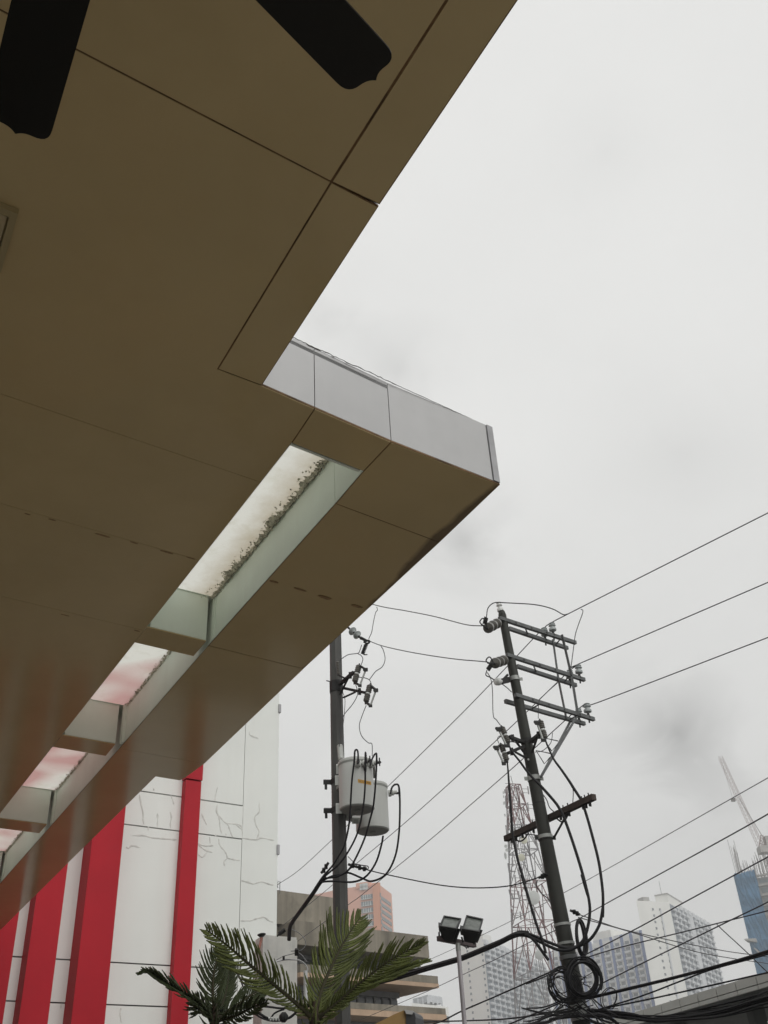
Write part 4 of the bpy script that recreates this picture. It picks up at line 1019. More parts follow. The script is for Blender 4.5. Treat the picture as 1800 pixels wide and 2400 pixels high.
# timber arm lower down
wz = athd(r4(815,1062), HR+.22).z
wa, wb2 = atz(r4(405,1262), wz), atz(r4(1385,795), wz)
mb = MB(); mb.bar(wa, wb2, .08, .085); mb.build('timber_arm', 'wood', rp)
for p in (r4(610,1165), r4(1080,960)):
    q = wa.lerp(wb2, .0) if False else min((wa.lerp(wb2, k/100) for k in range(101)), key=lambda P: abs(proj(P)[0]-p[0]))
    mb = MB(); mb.bar(q-UP*.06, athd(r4(790,1225), HR+.1) if p[0] < 1280 and p == r4(610,1165) else athd(r4(945,1240), HR), .035, .012); mb.build('arm_brace', 'iron', rp)
mb = MB()
for t in (.07,.12,.2,.33,.64,.68,.73,.88,.91,.95):
    q = wa.lerp(wb2, t); mb.box(q-UP*.07, rt, .018, fw, .018, UP, .03); mb.tube([q+UP*.04, q+UP*.09], .01, 5)
for t0, t1_ in ((.1,.27),(.6,.72)): 
    a, b = wa.lerp(wb2, t0), wa.lerp(wb2, t1_); mb.tube(smooth_path([a-UP*.06, a.lerp(b,.35)-UP*.13, a.lerp(b,.65)-UP*.13, b-UP*.07]), .012, 5)
mb.build('arm_fittings', 'iron', rp)
mb = MB(); c_ = athd(r4(655,378), HR-.14); mb.lathe(c_, c_-fw*.02, [(0,.014),(1,.012)], 10); mb.build('reflector_stud', 'dish', rp)

# left: straight steel pole carrying the transformers
HL = 16.0
lt0, lb0 = athd((785,1440), HL), athd((801,2390), HL); lgd = Vector((lb0.x, lb0.y, 0))
lp_ = thing('utility_pole', 'straight grey steel pole carrying two transformers behind the pine', 'utility pole', lgd)
def lpole(z): return lgd+(lt0-lgd)*(z/lt0.z)
def lrad(z): return pxm(lpole(z), 13.4+5.6*(1-(z-lb0.z)/(lt0.z-lb0.z)))
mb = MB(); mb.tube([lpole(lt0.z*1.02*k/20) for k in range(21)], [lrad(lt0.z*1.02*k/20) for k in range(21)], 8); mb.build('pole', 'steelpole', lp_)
zL = lambda p: athd(p, HL).z
for p in (T(510,735), T(510,1105)):
    z = zL(p); c = lpole(z); mb = MB(); mb.lathe(c-UP*.04, c+UP*.04, [(0,lrad(z)*1.12),(1,lrad(z)*1.12)], 12)
    for s_ in (-1,1): mb.box(c+rt*s_*(lrad(z)+.07), rt, .06, fw, .03, UP, .035); mb.box(c+rt*s_*(lrad(z)+.09)-UP*.06, rt, .02, fw, .025, UP, .06)
    mb.build('band', 'iron', lp_)
mb = MB(); z = zL(r1(320,700)); c = lpole(z); mb.lathe(c-UP*.1, c+UP*.1, [(0,lrad(z)*1.12),(1,lrad(z)*1.12)], 10); mb.tube([athd(r1(215,648),HL-.1), athd(r1(245,655),HL-.1)], .01, 5); mb.build('bracket_band', 'iron', lp_)
P = path_hd([r1(303,500), r1(306,550), r1(310,598)], HL-.2, HL-.2); mb = MB()
mb.lathe(P[0], P[-1], [(k/16, pxm(P[0], 3.9 if k % 2 else 2.6)) for k in range(17)], 12); mb.build('surge_arrester', 'brownporc', lp_, 40)
mb = MB(); mb.bar(athd(r1(310,605),HL-.2), athd(r1(360,630),HL-.3), .05, .03); mb.build('arrester_bracket', 'iron', lp_)
# strain insulator leaving the hidden head of the pole
a, b = athd(r1(330,190), HL-.1), athd(r1(490,322), HL-.4); mb = MB()
mb.tube([a, b], .02, 6); mb.build('link_rod', 'iron', lp_)
for t in (.58, .80):
    c = a.lerp(b, t); d = (b-a).normalized(); mb = MB(); rr = pxm(c, 10.5); mb.lathe(c-d*rr*.45, c+d*rr*.5, [(0,rr*.35),(.15,rr*.95),(.35,rr),(.5,rr*.6),(1,rr*.3)], 16); mb.build('strain_insulator', 'porc', lp_, 40)
P = path_hd([r1(490,320), r1(520,340), r1(545,335), r1(550,350), r1(530,358), r1(505,345)], HL-.45, HL-.45); mb = MB(); mb.tube(smooth_path(P), .016, 6); mb.tube(path_hd([r1(480,315),r1(552,345)], HL-.45, HL-.45), [.03,.012], 6)
P = path_hd([r1(525,365), r1(510,400), r1(497,440)], HL-.45, HL-.45); n = 50; ax = P[-1]-P[0]
mb.tube([P[0]+ax*(k/n)+(rt*math.cos(k*.9)+fw*math.sin(k*.9))*.03 for k in range(n+1)], .011, 5); mb.tube(smooth_path(path_hd([r1(492,432),r1(510,446),r1(535,445)], HL-.45, HL-.45)), .01, 5); mb.build('dead_end_clamp', 'iron', lp_)

# fuse cutouts
def cutout(label, body, tube_, br_a, br_b, hd, pole_h):
    a, b = athd(body[0], hd), athd(body[1], hd)
    t = thing('fuse_cutout', label, 'fuse cutout', b, 'fuse cutouts on the pole brackets')
    d = (b-a); r_ = d.length*.17; mb = MB()
    prof = [(0,.5)]+[(.04+.40*k/8, 1 if k % 2 else .82) for k in range(9)]+[(.46,.55),(.54,.55)]+[(.56+.40*k/8, 1 if k % 2 else .82) for k in range(9)]+[(1,.5)]
    mb.lathe(a, b, [(x, y*r_) for x, y in prof], 14); mb.build('insulator_body', 'brownporc', t, 40)
    m_ = (a+b)/2; mb = MB(); mb.lathe(m_-d*.035, m_+d*.035, [(0,r_*.75),(1,r_*.75)], 12); mb.build('clamp_collar', 'porcw', t, 40)
    ta, tb_ = athd(tube_[0], hd-.15), athd(tube_[1], hd-.15)
    mb = MB(); mb.tube([ta, tb_], .016, 8); mb.build('fuse_tube', 'galvlight', t)
    mb = MB(); mb.bar(a, ta, .04, .03); mb.bar(b, tb_, .04, .03); mb.box(ta, rt, .035, fw, .03, UP, .03); mb.box(tb_, rt, .03, fw, .03, UP, .025)
    x = (ta-tb_).normalized(); mb.tube(smooth_path([ta+x*.02, ta+x*.03-rt*.03, ta-rt*.04, ta-x*.03-rt*.02]), .009, 5); mb.tube([a, a-d*.1], .012, 5); mb.tube([b, b+d*.12], .014, 5)
    mb.build('contacts', 'iron', t)
    p, q = athd(br_a, hd), athd(br_b, pole_h); mb = MB(); mb.bar(p, q, .055, .045); mb.bar(p.lerp(q,.25)+UP*.05, p.lerp(q,.25)-UP*.05, .05, .06, fw); mb.bar(p.lerp(q,.45)-UP*.03, q-UP*.18, .03, .02); mb.build('bracket_arm', 'iron', t)
cutout('fuse cutout left of the leaning pole, upper of the two there', (r3(360,1535), r3(435,1718)), (r3(325,1560), r3(412,1742)), r3(440,1645), r3(600,1705), HR-.4, HR-.1)
cutout('fuse cutout left of the leaning pole, lowest and farthest out', (r3(352,1730), r3(418,1912)), (r3(302,1768), r3(382,1938)), r3(425,1828), r3(605,1750), HR-.5, HR-.1)
cutout('single fuse cutout on the right side of the leaning pole', (r3(785,1465), r3(842,1668)), (r3(752,1488), r3(818,1680)), r3(800,1602), r3(680,1695), HR-.3, HR-.1)
cutout('upper fuse cutout beside the straight steel pole', (r1(470,528), r1(435,660)), (r1(522,562), r1(476,686)), r1(428,583), r1(322,675), HL-.5, HL-.1)
cutout('lower fuse cutout hanging out from the straight steel pole', (r1(555,682), r1(522,815)), (r1(602,722), r1(558,842)), r1(518,742), r1(345,705), HL-.6, HL-.1)

# transformers
def transformer(label, ct, cb, hw_px, hd, bush, full):
    b = athd(cb, hd); tz = athd(ct, hd).z; top = Vector((b.x, b.y, tz)); r_ = pxm((b+top)/2, hw_px)
    t = thing('transformer', label, 'transformer', b, 'transformers hung on the straight steel pole')
    H = tz-b.z
    mb = MB(); mb.lathe(b, top, [(0,r_*.96),(.012,r_),(.02,r_),(1,r_)], 48); mb.build('tank', 'tank', t, 30)
    mb = MB(); mb.lathe(b-UP*.012, b-UP*.002, [(0,r_*.93),(1,r_*.95)], 40); mb.box(b-UP*.03, r0, .05, Vector((0,1,0)), .02, UP, .016); mb.build('base_plate', 'tankdark', t, 30)
    mb = MB(); mb.lathe(top-UP*.02, top+UP*.045, [(0,r_*1.035),(.55,r_*1.035),(.75,r_*1.0),(.9,r_*.75),(.97,r_*.35),(1,.01)], 40); mb.build('lid', 'tank', t, 30)
    mb = MB(); mb.lathe(top-UP*.05, top-UP*.026, [(0,r_*1.012),(1,r_*1.03)], 40); mb.build('lid_gasket', 'tankdark', t, 30)
    for p in bush:
        d0 = ray(p); # meet the tank surface
        o_ = Vector((CAM.x-b.x, CAM.y-b.y)); dx = Vector((d0.x, d0.y)); A = dx.dot(dx); B = 2*o_.dot(dx); Cq = o_.dot(o_)-r_*r_
        disc = B*B-4*A*Cq
        if disc > 0: s_ = (-B-math.sqrt(disc))/(2*A); q = CAM+d0*s_
        else: q = athd(p, hd)
        n = Vector((q.x-b.x, q.y-b.y, 0)).normalized()
        mb = MB(); mb.lathe(q, q+n*.15+UP*.02, [(0,.055),(.3,.058),(.35,.04),(.55,.05),(.6,.035),(1,.03)], 12); mb.build('bushing', 'tank', t, 40)
        mb = MB(); mb.tube([q+n*.13, q+n*.2], .02, 8); mb.bar(q+n*.18-UP*.05, q+n*.18+UP*.07, .045, .02); mb.build('terminal', 'iron', t)
    return t, b, top, r_
t1_, tb1, tt1, tr1 = transformer('grey pole transformer with a yellow label, the nearer and higher one', T(752,500), T(757,1092), 40.8, 15.35, [T(760,505), T(850,505), T(925,515)], True)
t2_, tb2, tt2, tr2 = transformer('grey pole transformer without a label, lower and behind the other', T(955,800), T(960,1370), 38.5, 16.4, [T(1160,885)], False)
# yellow warning label wrapped on the tank, with its print
def on_tank(p, b, r_, k=1.0):
    d0 = ray(p); o_ = Vector((-b.x, -b.y)); dx = Vector((d0.x, d0.y)); rr = r_*k; A = dx.dot(dx); B = 2*o_.dot(dx); Cq = o_.dot(o_)-rr*rr
    return CAM+d0*((-B-math.sqrt(max(B*B-4*A*Cq, 0)))/(2*A))
def wrap(name, pa, pb_, hpx, m, b, r_, k, par):
    n = 10; vs = []; fs = []
    for i in range(n+1):
        p = (pa[0]+(pb_[0]-pa[0])*i/n, pa[1]+(pb_[1]-pa[1])*i/n); q = on_tank(p, b, r_, k); h = pxm(q, hpx)/2
        vs += [q-UP*h, q+UP*h]
    for i in range(n): fs.append((2*i, 2*i+2, 2*i+3, 2*i+1))
    mb = MB(); mb.add(vs, fs); return mb.build(name, m, par)
lb1 = wrap('warning_label', T(768,718), T(940,752), 8.6, 'label', tb1, tr1, 1.006, t1_)
mbp = MB()
cur = bpy.data.curves.new('label_text', 'FONT'); cur.body = 'W3222988'; cur.size = 1.0
to = bpy.data.objects.new('label_text', cur); col.objects.link(to); bpy.context.view_layer.update()
me = to.to_mesh(); xs = [v.co.x for v in me.vertices]; x0_, x1_ = min(xs), max(xs); tv = [v.co.copy() for v in me.vertices]; tf_ = [tuple(p.vertices) for p in me.polygons]; to.to_mesh_clear()
bpy.data.objects.remove(to); bpy.data.curves.remove(cur)
vs = []
for v in tv:
    t = .06+.88*(v.x-x0_)/(x1_-x0_); ys = (v.y-.36)*8.4
    p = (T(768,718)[0]+(T(940,752)[0]-T(768,718)[0])*t, T(768,718)[1]+(T(940,752)[1]-T(768,718)[1])*t)
    q = on_tank(p, tb1, tr1, 1.010); vs.append(q+UP*pxm(q, ys*.82))
mbp.add(vs, tf_); mbp.build('label_lettering', 'print', lb1)
mb = MB(); P = path_hd([T(535,262), T(550,440)], 15.7, 15.6); r_ = pxm(P[0], 7.2); mb.lathe(P[1], P[0], [(k/24, r_*(1.0 if k % 2 else .72)) for k in range(25)], 14); mb.build('high_voltage_bushing', 'porcw', t1_, 40)
mb = MB(); P = path_hd([T(975,505), T(978,680)], 15.7, 15.9); r_ = pxm(P[0], 3.4); mb.lathe(P[1], P[0], [(k/24, r_*(1.0 if k % 2 else .72)) for k in range(25)], 12); mb.build('high_voltage_bushing', 'brownporc', t2_, 40)
mb = MB(); q = on_tank(T(745,1225), tb2, tr2, 1.02) if False else athd(T(745,1225), 15.95); mb.box(q, rt, pxm(q,9.5), fw, .05, up, pxm(q,7)); mb.build('mounting_lug', 'tank', t2_)
mb = MB(); mb.box(q-fw*.06, rt, pxm(q,5), fw, .01, up, pxm(q,4.6)); mb.build('nameplate', 'tankdark', t2_)
for (tp, bz, tz_, tt__) in ((t1_, tb1.z, tt1.z, (tb1, tr1)), (t2_, tb2.z, tt2.z, (tb2, tr2))):
    mb = MB()
    for k in (.2, .72):
        z = bz+(tz_-bz)*k; pc_ = lpole(z); e = Vector((tt__[0].x-pc_.x, tt__[0].y-pc_.y, 0)); dist = e.length; e.normalize()
        a = pc_+e*.1; b = pc_+e*(dist-tt__[1]+.02)
        if (b-a).dot(e) < .05: b = a+e*.12
        mb.bar(a, b, .16, .05)
    mb.build('hanger_bracket', 'tankdark', tp)
mb = MB(); q = on_tank(T(862,572), tb1, tr1, 1.01); mb.box(q, rt, .02, fw, .02, up, .03); mb.build('tap_switch', 'iron', t1_)
mb = MB()
for p in (T(525,565), T(510,710), T(520,1075)):
    q = athd(p, 15.4); mb.box(q, rt, .045, fw, .04, UP, .07)
mb.build('side_lugs', 'tank', t1_)

# ------------------------------------------------------------------ overhead lines
GP = 'overhead power lines'
zP = [w_[0].z+.02 for w_ in wtop]
cable_z('power_line', [(1900,1153), D(1659,1108), D(1255,1312), r3(905,380), r3(830,436), r3(770,490), r3(530,745), r3(280,1010), r3(0,1300), r1(1200,972), r1(700,1465), T(415,1500), T(0,1880), (648,2075)], zP[0], .0085, 'wire', 'power line over the topmost crossarm of the leaning pole, running far down left', 'power line', GP)
cable_z('power_line', [(1900,1323), D(1659,1258), D(1255,1432), r3(1200,850), r3(1125,900), r3(970,1045), r3(640,1365), r3(440,1555), r3(0,1960), r1(935,1659), T(1100,1500), T(740,1800), T(415,2090), (662,2170)], zP[1], .0085, 'wire', 'power line over the middle crossarm of the leaning pole', 'power line', GP)
cable_z('power_line', [(1900,1457), D(1659,1377), D(1290,1518), r3(1303,1276), r3(1215,1332), r3(1060,1465), r3(720,1775), r4(430,520), r4(0,895), T(1659,1520), T(800,2212), zt(1150,150), zt(880,345)], zP[2], .0085, 'wire', 'power line over the lowest crossarm of the leaning pole', 'power line', GP)
cable('power_line', [(800,1395), r1(620,66), r1(840,106), r1(1060,150), r1(1300,212), r1(1425,222)], HL, HR-1.2, .008, 'wire', 'upper span from the canopy edge to the top strain insulator', 'power line', GP)
cable('power_line', [r1(545,338), r1(660,380), r1(900,432), r1(1200,478), r1(1420,498), r1(1475,505)], HL-.45, HR-1.2, .008, 'wire', 'second span from the steel pole to the second strain insulator', 'power line', GP)
cable('power_line', [(880,2305), z5(0,745), z5(245,635), z5(430,545), z5(740,395), r4(1070,1850), r4(1659,1525), (1800,1823), (1900,1768)], 60, 22, .011, 'wirepale', 'thin pale line crossing behind the floodlights and the leaning pole', 'power line', GP)
cable('power_line', [z8(900,1440), z5(0,1010), z5(300,870), z5(600,730), z5(920,570), z5(1140,468), z5(1250,408), z5(1350,362), z5(1659,190), z6(1385,0), (1900,1850)], 45, 12.5, .009, 'wire', 'dark line crossing the bracket right of the leaning pole and rising to the frame edge', 'power line', GP)
cable('power_line', [z6(60,1070), z6(250,975), z6(560,815), z6(950,600), z6(1659,215), (1900,1953)], HR, 12.5, .0078, 'wire', 'dark line rising across the top of the tallest apartment tower', 'power line', GP)
cable('power_line', [z6(60,1095), z6(370,1000), z6(900,870), z6(1380,750), z6(1659,680), (1900,2108)], HR, 13, .0075, 'wire', 'shallow line with a clamp crossing the blue striped tower', 'power line', GP)
cable('power_line', [z6(190,1325), z6(500,1170), z6(900,975), z6(1310,775), z6(1659,605), (1900,2062)], HR, 12.5, .0078, 'wire', 'dark line rising from the big cable coil to the blue net', 'power line', GP)
P = [z6(150,1425), z6(300,1390), z6(490,1345), z6(800,1270), z6(1180,1170), z6(1659,1030), (1900,2190)]
cable('cable_bundle', P, HR-.1, 12.6, .017, 'cable', 'thick twisted cable bundle sagging right from below the big coil', 'cable', 'cable bundles', extra=[([(x, y+2.0) for x, y in P], HR-.1, 12.6, .012), ([(x+1, y-2.2) for x, y in P], HR-.1, 12.6, .009)])
cable('power_line', [z6(190,1535), z6(560,1420), z6(900,1290), z6(1180,1185), z6(1659,1055), (1900,2200)], HR, 13, .010, 'cable', 'line joining the thick bundle halfway to the right edge', 'power line', GP)
cable('power_line', [z6(210,1530), z6(700,1430), z6(1280,1300), z6(1659,1215), (1900,2260)], HR, 13, .010, 'cable', 'low line running just above the grey bridge cladding', 'power line', GP)
cable('power_line', [z6(20,710), z6(230,785), z6(440,850), z6(860,945), z6(1300,1030), z6(1659,1080), (1900,2262)], HR, 24, .007, 'wire', 'thin line falling right from the pole bracket, upper of two', 'power line', GP)
cable('power_line', [z6(20,738), z6(250,800), z6(500,872), z6(1020,1030), z6(1400,1100), z6(1659,1138), (1900,2280)], HR, 24, .007, 'wire', 'thin line falling right from the pole bracket, lower of two', 'power line', GP)
cable('drop_wire', [z6(1215,795), z6(1270,850), z6(1450,1015), z6(1659,1215), (1840,2315)], 13.3, 14, .006, 'wire', 'short drop wire slanting down right across the sky gap', 'wire')
cable('power_line', [(930,2420), z5(80,1285), z5(300,1180), z5(600,1050), z5(860,935), z5(1190,785)], 18, HR, .011, 'cable', 'line from the bottom of the lamp post up to the coil, upper strand', 'power line', GP, extra=[([z5(860,945), z5(1000,890), z5(1195,800)], 16, HR, .010)])
cable('power_line', [(960,2398), z5(0,1272), z5(350,1262), z5(700,1245), z5(1050,1195), z5(1260,1150)], 19, HR, .012, 'cable', 'nearly level line behind the lamp post at the bottom edge', 'power line', GP)
cable('power_line', [z5(640,1330), z5(720,1290), z5(960,1190), z5(1150,1110), z5(1250,1070)], 16, HR, .010, 'cable', 'short line climbing to the pole under the smaller coil', 'power line', GP)
cable('service_line', [T(880,1870), T(1100,1925), (1000,2069), z5(240,105), z5(480,114), z5(740,92), z5(980,20)], HL, HR, .009, 'cable', 'sagging span between the steel pole and the leaning pole', 'cable')
# dead-end fittings
def fitting(label, px, hd, rad, name='wire_clamp'):
    mb = MB(); P = path_hd(px, hd, hd)
    mb.tube(P, rad, 6)
    for p in P[1:-1]: mb.box(p, rt, rad*1.15, fw, rad*1.1, up, rad*1.5)
    return tag(mb.build(name, 'iron'), label, 'clamp')
fitting('dark clamp where the sagging span meets the leaning pole', [z5(965,28), z5(1000,15), z5(1020,6), z5(1048,0)], HR-.15, .02)
fitting('dark clamp bracket right of the leaning pole', [z5(1238,308), z5(1275,322), z5(1300,335), z5(1325,345)], HR-.1, .018)
fitting('dark clamp on the sagging span beside the steel pole', [T(640,1800), T(700,1820), T(790,1845), T(850,1860), T(885,1855)], HL-.2, .02)
fitting('dark sleeve clamp left of the steel pole', [T(290,1915), T(325,1880), T(355,1830), T(385,1780)], HL-.3, .022)
cable('wire_loop', [T(640,1810), T(720,1800), T(830,1815), T(900,1830), T(890,1870), T(850,1870)], HL-.2, HL-.2, .008, 'cable', 'small wire loop tied beside the steel pole', 'wire')
cable('guy_wire', [z5(955,50), z5(950,100), z5(990,160), z5(1040,200), z5(1075,240)], HR-.1, HR-.1, .008, 'wire', 'slim loop hanging left of the leaning pole', 'wire')
cable('guy_wire', [T(638,1700), T(780,1840)], HL-.2, HL-.2, .006, 'wire', 'short stay wire right of the steel pole', 'wire')
# jumpers
GJ = 'thin jumper wires'
jump = [
 ([r1(608,75), r1(612,100), r1(598,120), r1(580,200), r1(568,270), r1(545,322)], HL-.2, 'jumper dropping from the upper span at the canopy edge', .007),
 ([r1(640,380), r1(658,410), r1(672,480), r1(650,540), r1(600,575), r1(565,620), r1(550,640)], HL-.5, 'jumper curling from the second span to the lower cutout', .007),
 ([r1(490,370), r1(475,415), r1(460,435), r1(390,445), r1(345,470), r1(318,492)], HL-.4, 'jumper arching from the end clamp to the surge arrester', .007),
 ([r1(458,437), r1(485,452), r1(499,480), r1(487,525)], HL-.5, 'short jumper bending into the upper cutout', .007),
 ([r1(465,620), r1(520,628), r1(552,645), r1(566,678)], HL-.5, 'short jumper between the two cutouts of the steel pole', .007),
 ([r1(525,840), r1(487,938), r1(472,1000), r1(488,1075), r1(540,1130), r1(570,1142), r1(572,1235)], HL-.5, 'jumper dropping from the lower cutout to the transformer lid', .007),
 ([r1(440,665), r1(458,750), r1(420,830), r1(350,920), r1(322,1030), r1(318,1160)], HL-.4, 'jumper from the upper cutout along the steel pole', .007),
 ([r1(345,745), r1(360,795), r1(356,900), r1(345,1000)], HL-.2, 'earth wire beside the steel pole', .0058),
 ([r3(190,325), r3(205,220), r3(260,162), r3(330,150), r3(395,155), r3(720,175), r3(920,222), r3(1040,285), r3(1095,280)], HR-.2, 'long jumper looping over the head of the leaning pole', .009),
 ([r3(1240,225), r3(1262,255), r3(1215,390), r3(1180,500), r3(1165,600), r3(1130,870)], HR-.6, 'jumper hanging down past the crossarm ends', .007),
 ([r3(195,905), r3(185,960), r3(235,985), r3(280,1015)], HR-.9, 'short jumper to the side insulator of the leaning pole', .009),
 ([r3(200,930), r3(238,1000), r3(257,1130), r3(265,1400), r3(300,1455), r3(345,1515)], HR-.8, 'long jumper dropping to the upper left cutout', .007),
 ([r3(330,1720), r3(312,1670), r3(330,1640), r3(365,1632)], HR-.5, 'curled jumper on the lowest left cutout', .0058),
 ([r3(360,1055), r3(420,1100), r3(470,1148)], HR-.2, 'stay rod under the side insulator', .008),
 ([r3(980,1045), r3(830,1180), r3(775,1250), r3(765,1440)], HR-.3, 'jumper falling to the right hand cutout', .0058),
 ([r3(925,1600), r3(905,1710), r3(820,1795), r3(730,1815)], HR-.3, 'loose jumper curving right of the leaning pole', .0058),
 ([r3(455,1700), r3(490,1702), r3(525,1712)], HR-.4, 'small jumper behind the left bracket', .0058),
 ([r4(820,770), r4(860,830), r4(890,910), r4(945,965)], HR-.12, 'thin wire down to the timber arm', .008),
 ([r4(1150,700), r4(1155,760), r4(1148,880)], HR-.3, 'short drop wire beside the right riser', .007)]
for px, h, lab, rr in jump: cable('jumper_wire', px, h, h, rr, 'wire', lab, 'wire', GJ)
# insulated risers and the heavy trunk cable
GR = 'heavy insulated riser cables'
cable('riser_cable', [r3(845,1672), r4(858,200), r4(910,320), r4(950,395), r4(1020,490), r4(1110,620), r4(1160,700), r4(1240,825), r4(1275,915), r4(1320,1060), r4(1380,1280), r4(1430,1480), r4(1463,1680), r4(1485,1900), r4(1480,2130), z5(1525,190), z5(1522,290), z5(1490,440), z5(1400,570), z5(1270,630), z5(1170,625), z5(1050,582), z5(960,543), z5(860,508), z5(760,515)], HR-.3, HR-.5, [.016]*8+[.022]*200, 'cable', 'outer riser cable looping right of the leaning pole', 'cable', GR, n=6) if False else None
def riser(label, px, h0, h1, ra, rb):
    P = smooth_path(path_hd(px, h0, h1), 6); n = len(P); mb = MB(); mb.tube(P, [ra+(rb-ra)*min(1, i/(n*.25)) for i in range(n)], 8)
    return tag(mb.build('riser_cable', 'cable', smooth=60), label, 'cable', GR)
riser('outer riser cable looping right of the leaning pole', [r3(845,1672), r4(858,200), r4(910,320), r4(950,395), r4(1020,490), r4(1110,620), r4(1160,700), r4(1240,825), r4(1275,915), r4(1320,1060), r4(1380,1280), r4(1430,1480), r4(1463,1680), r4(1485,1900), r4(1480,2130), z5(1522,290), z5(1490,440), z5(1400,570), z5(1270,630), z5(1170,625), z5(1050,582), z5(960,543), z5(860,508), z5(760,515)], HR-.3, HR-.5, .012, .021)
riser('middle riser cable crossing in front of the leaning pole', [r3(435,1730), r3(480,1815), r4(560,400), r4(640,510), r4(720,600), r4(800,680), r4(950,850), r4(1010,940), r4(1050,1020), r4(1150,1300), r4(1250,1620), r4(1320,1900), z5(1340,0), z5(1395,180), z5(1410,330), z5(1380,500), z5(1330,595), z5(1250,645), z5(1150,652), z5(1050,615), z5(940,560), z5(850,520)], HR-.45, HR-.5, .013, .021)
riser('left riser cable hanging past the timber arm to a cut end', [r3(420,1915), r4(430,500), r4(440,640), r4(452,800), r4(465,1000), r4(480,1200), r4(495,1290), r4(540,1500), r4(620,1760), z5(820,0), z5(880,200), z5(940,400), z5(1000,570), z5(1030,680)], HR-.55, HR-.6, .010, .019)
riser('short cut cable end beside the dish of the telecom tower', [z5(860,515), z5(920,560), z5(960,610), z5(1010,680), z5(1052,738)], HR-.5, HR-.55, .02, .02)
px = [z5(870,512), z5(800,508), z5(730,532), z5(640,578), z5(560,613), z5(430,668), z5(300,720), z5(150,765), z5(0,808), z8(1240,1062), z8(1000,1125), z8(700,1240), z8(360,1330)]
cable('trunk_cable', px, HR-.5, 17.5, .023, 'cable', 'thickest black trunk cable swinging left behind the lamp post', 'cable', None, extra=[([(x, y+4.5) for x, y in px], HR-.5, 17.5, .019), ([(x+2, y-4) for x, y in px[:9]]+[(px[8][0]-60, px[8][1]+12)], HR-.5, 16.5, .018)], sides=8)
for lab, px in (('first secondary cable from the left bushing down the near transformer', [T(765,500), T(771,400), T(765,335), T(748,316), T(728,340), T(720,470), T(690,720), T(668,1100), T(650,1300), T(590,1560), T(500,1720), T(430,1830), T(300,1980), T(150,2212)]),
                ('second secondary cable down the middle of the near transformer', [T(880,490), T(872,400), T(865,355), T(862,500), T(860,800), T(830,1100), T(760,1400), T(640,1640), T(520,1800), T(370,1930), T(290,2010), T(160,2212)]),
                ('third secondary cable from the right bushing of the near transformer', [T(930,515), T(955,430), T(993,370), T(1011,400), T(1000,700), T(970,1030), T(930,1200), T(860,1450), T(740,1720), T(640,1880), T(500,1960), T(330,1990), T(260,2070)]),
                ('secondary cable swinging under the rear transformer', [T(1095,1430), T(1070,1560), T(1000,1780), T(870,1960), T(700,2030), T(450,2020), T(280,2040), T(200,2130)]),
                ('longest secondary loop right of the rear transformer', [T(1190,885), T(1210,805), T(1255,766), T(1300,800), T(1312,1050), T(1300,1400), T(1250,1700), T(1130,1930), T(950,2020), T(820,1980), T(650,1912), T(560,1930), T(420,1960), T(300,2020)])):
    cable('secondary_cable', px, 14.72, 15.3, .0145, 'cable', lab, 'cable', 'secondary cables of the transformers', sides=8)
px = [z8(590,205), z8(545,260), z8(490,345), z8(400,470), z8(310,595), z8(288,650), z8(282,745)]
cable('service_bundle', px, 15.3, 17.4, .026, 'cable', 'thick bundle running down into the whitewashed post', 'cable', 'cable bundles', extra=[([(x+2.5, y+1) for x, y in px], 15.3, 17.4, .02)], sides=8)

# coils of spare cable hung on the leaning pole
def coil(label, c, rx, ry, tilt, hd, turns, rad, jit, name='cable_coil'):
    mb = MB(); P = []
    tj = [(1+random.uniform(-1.6,1)*jit, random.uniform(-60,60)*jit, random.uniform(-60,60)*jit) for _ in range(turns+2)]
    for k in range(turns*24+1):
        f_ = (k % 24)/24; u_, v_ = tj[k//24], tj[k//24+1]; q_ = [p*(1-f_)+w_*f_ for p, w_ in zip(u_, v_)]
        a = 2*math.pi*k/24+.7; j = q_[0]+jit*.3*math.sin(k*.37); x, y = rx*math.cos(a)*j, ry*math.sin(a)*j
        x2 = x*math.cos(tilt)-y*math.sin(tilt); y2 = x*math.sin(tilt)+y*math.cos(tilt)
        P.append(athd((c[0]+x2+q_[1], c[1]+y2+q_[2]), hd+.05*math.sin(k*.21)+.09*math.cos(a)))
    mb.tube(P, rad, 6); return tag(mb.build(name, 'cable', smooth=60), label, 'cable coil', 'cable coils on the leaning pole')
coil('largest thick cable coil in front of the leaning pole', g3(780,605), 36, 44, -.18, HR-.4, 13, .011, .13)
coil('loose thin cable coil hanging left of the largest coil', g3(470,745), 26, 37, -.45, HR-.45, 12, .007, .2)
coil('faint single loop left of the loose coil', g3(420,760), 29, 35, -.3, HR-.45, 1, .005, .02)
coil('narrow tall cable coil right of the leaning pole above the largest coil', z5(1335,545), 10, 41, -.12, HR-.25, 3, .020, .06)
coil('wire tangle loop right of the largest coil', g3(1180,900), 17, 24, .3, HR-.3, 2, .006, .1)
random.seed(11)
mb = MB()
for k in range(34):                                              # tangle of drops below the coils
    a = g3(random.uniform(420,950), random.uniform(900,1150)); b = g3(random.choice((random.uniform(-250,250), random.uniform(1000,1500))), random.uniform(1050,1400)); m_ = ((a[0]+b[0])/2+random.uniform(-8,8), (a[1]+b[1])/2+random.uniform(4,16))
    mb.tube(smooth_path(path_hd([a, m_, b], HR-random.uniform(.1,.5), HR-random.uniform(-.8,.8)), 6), random.choice((.005,.007,.010)), 5)
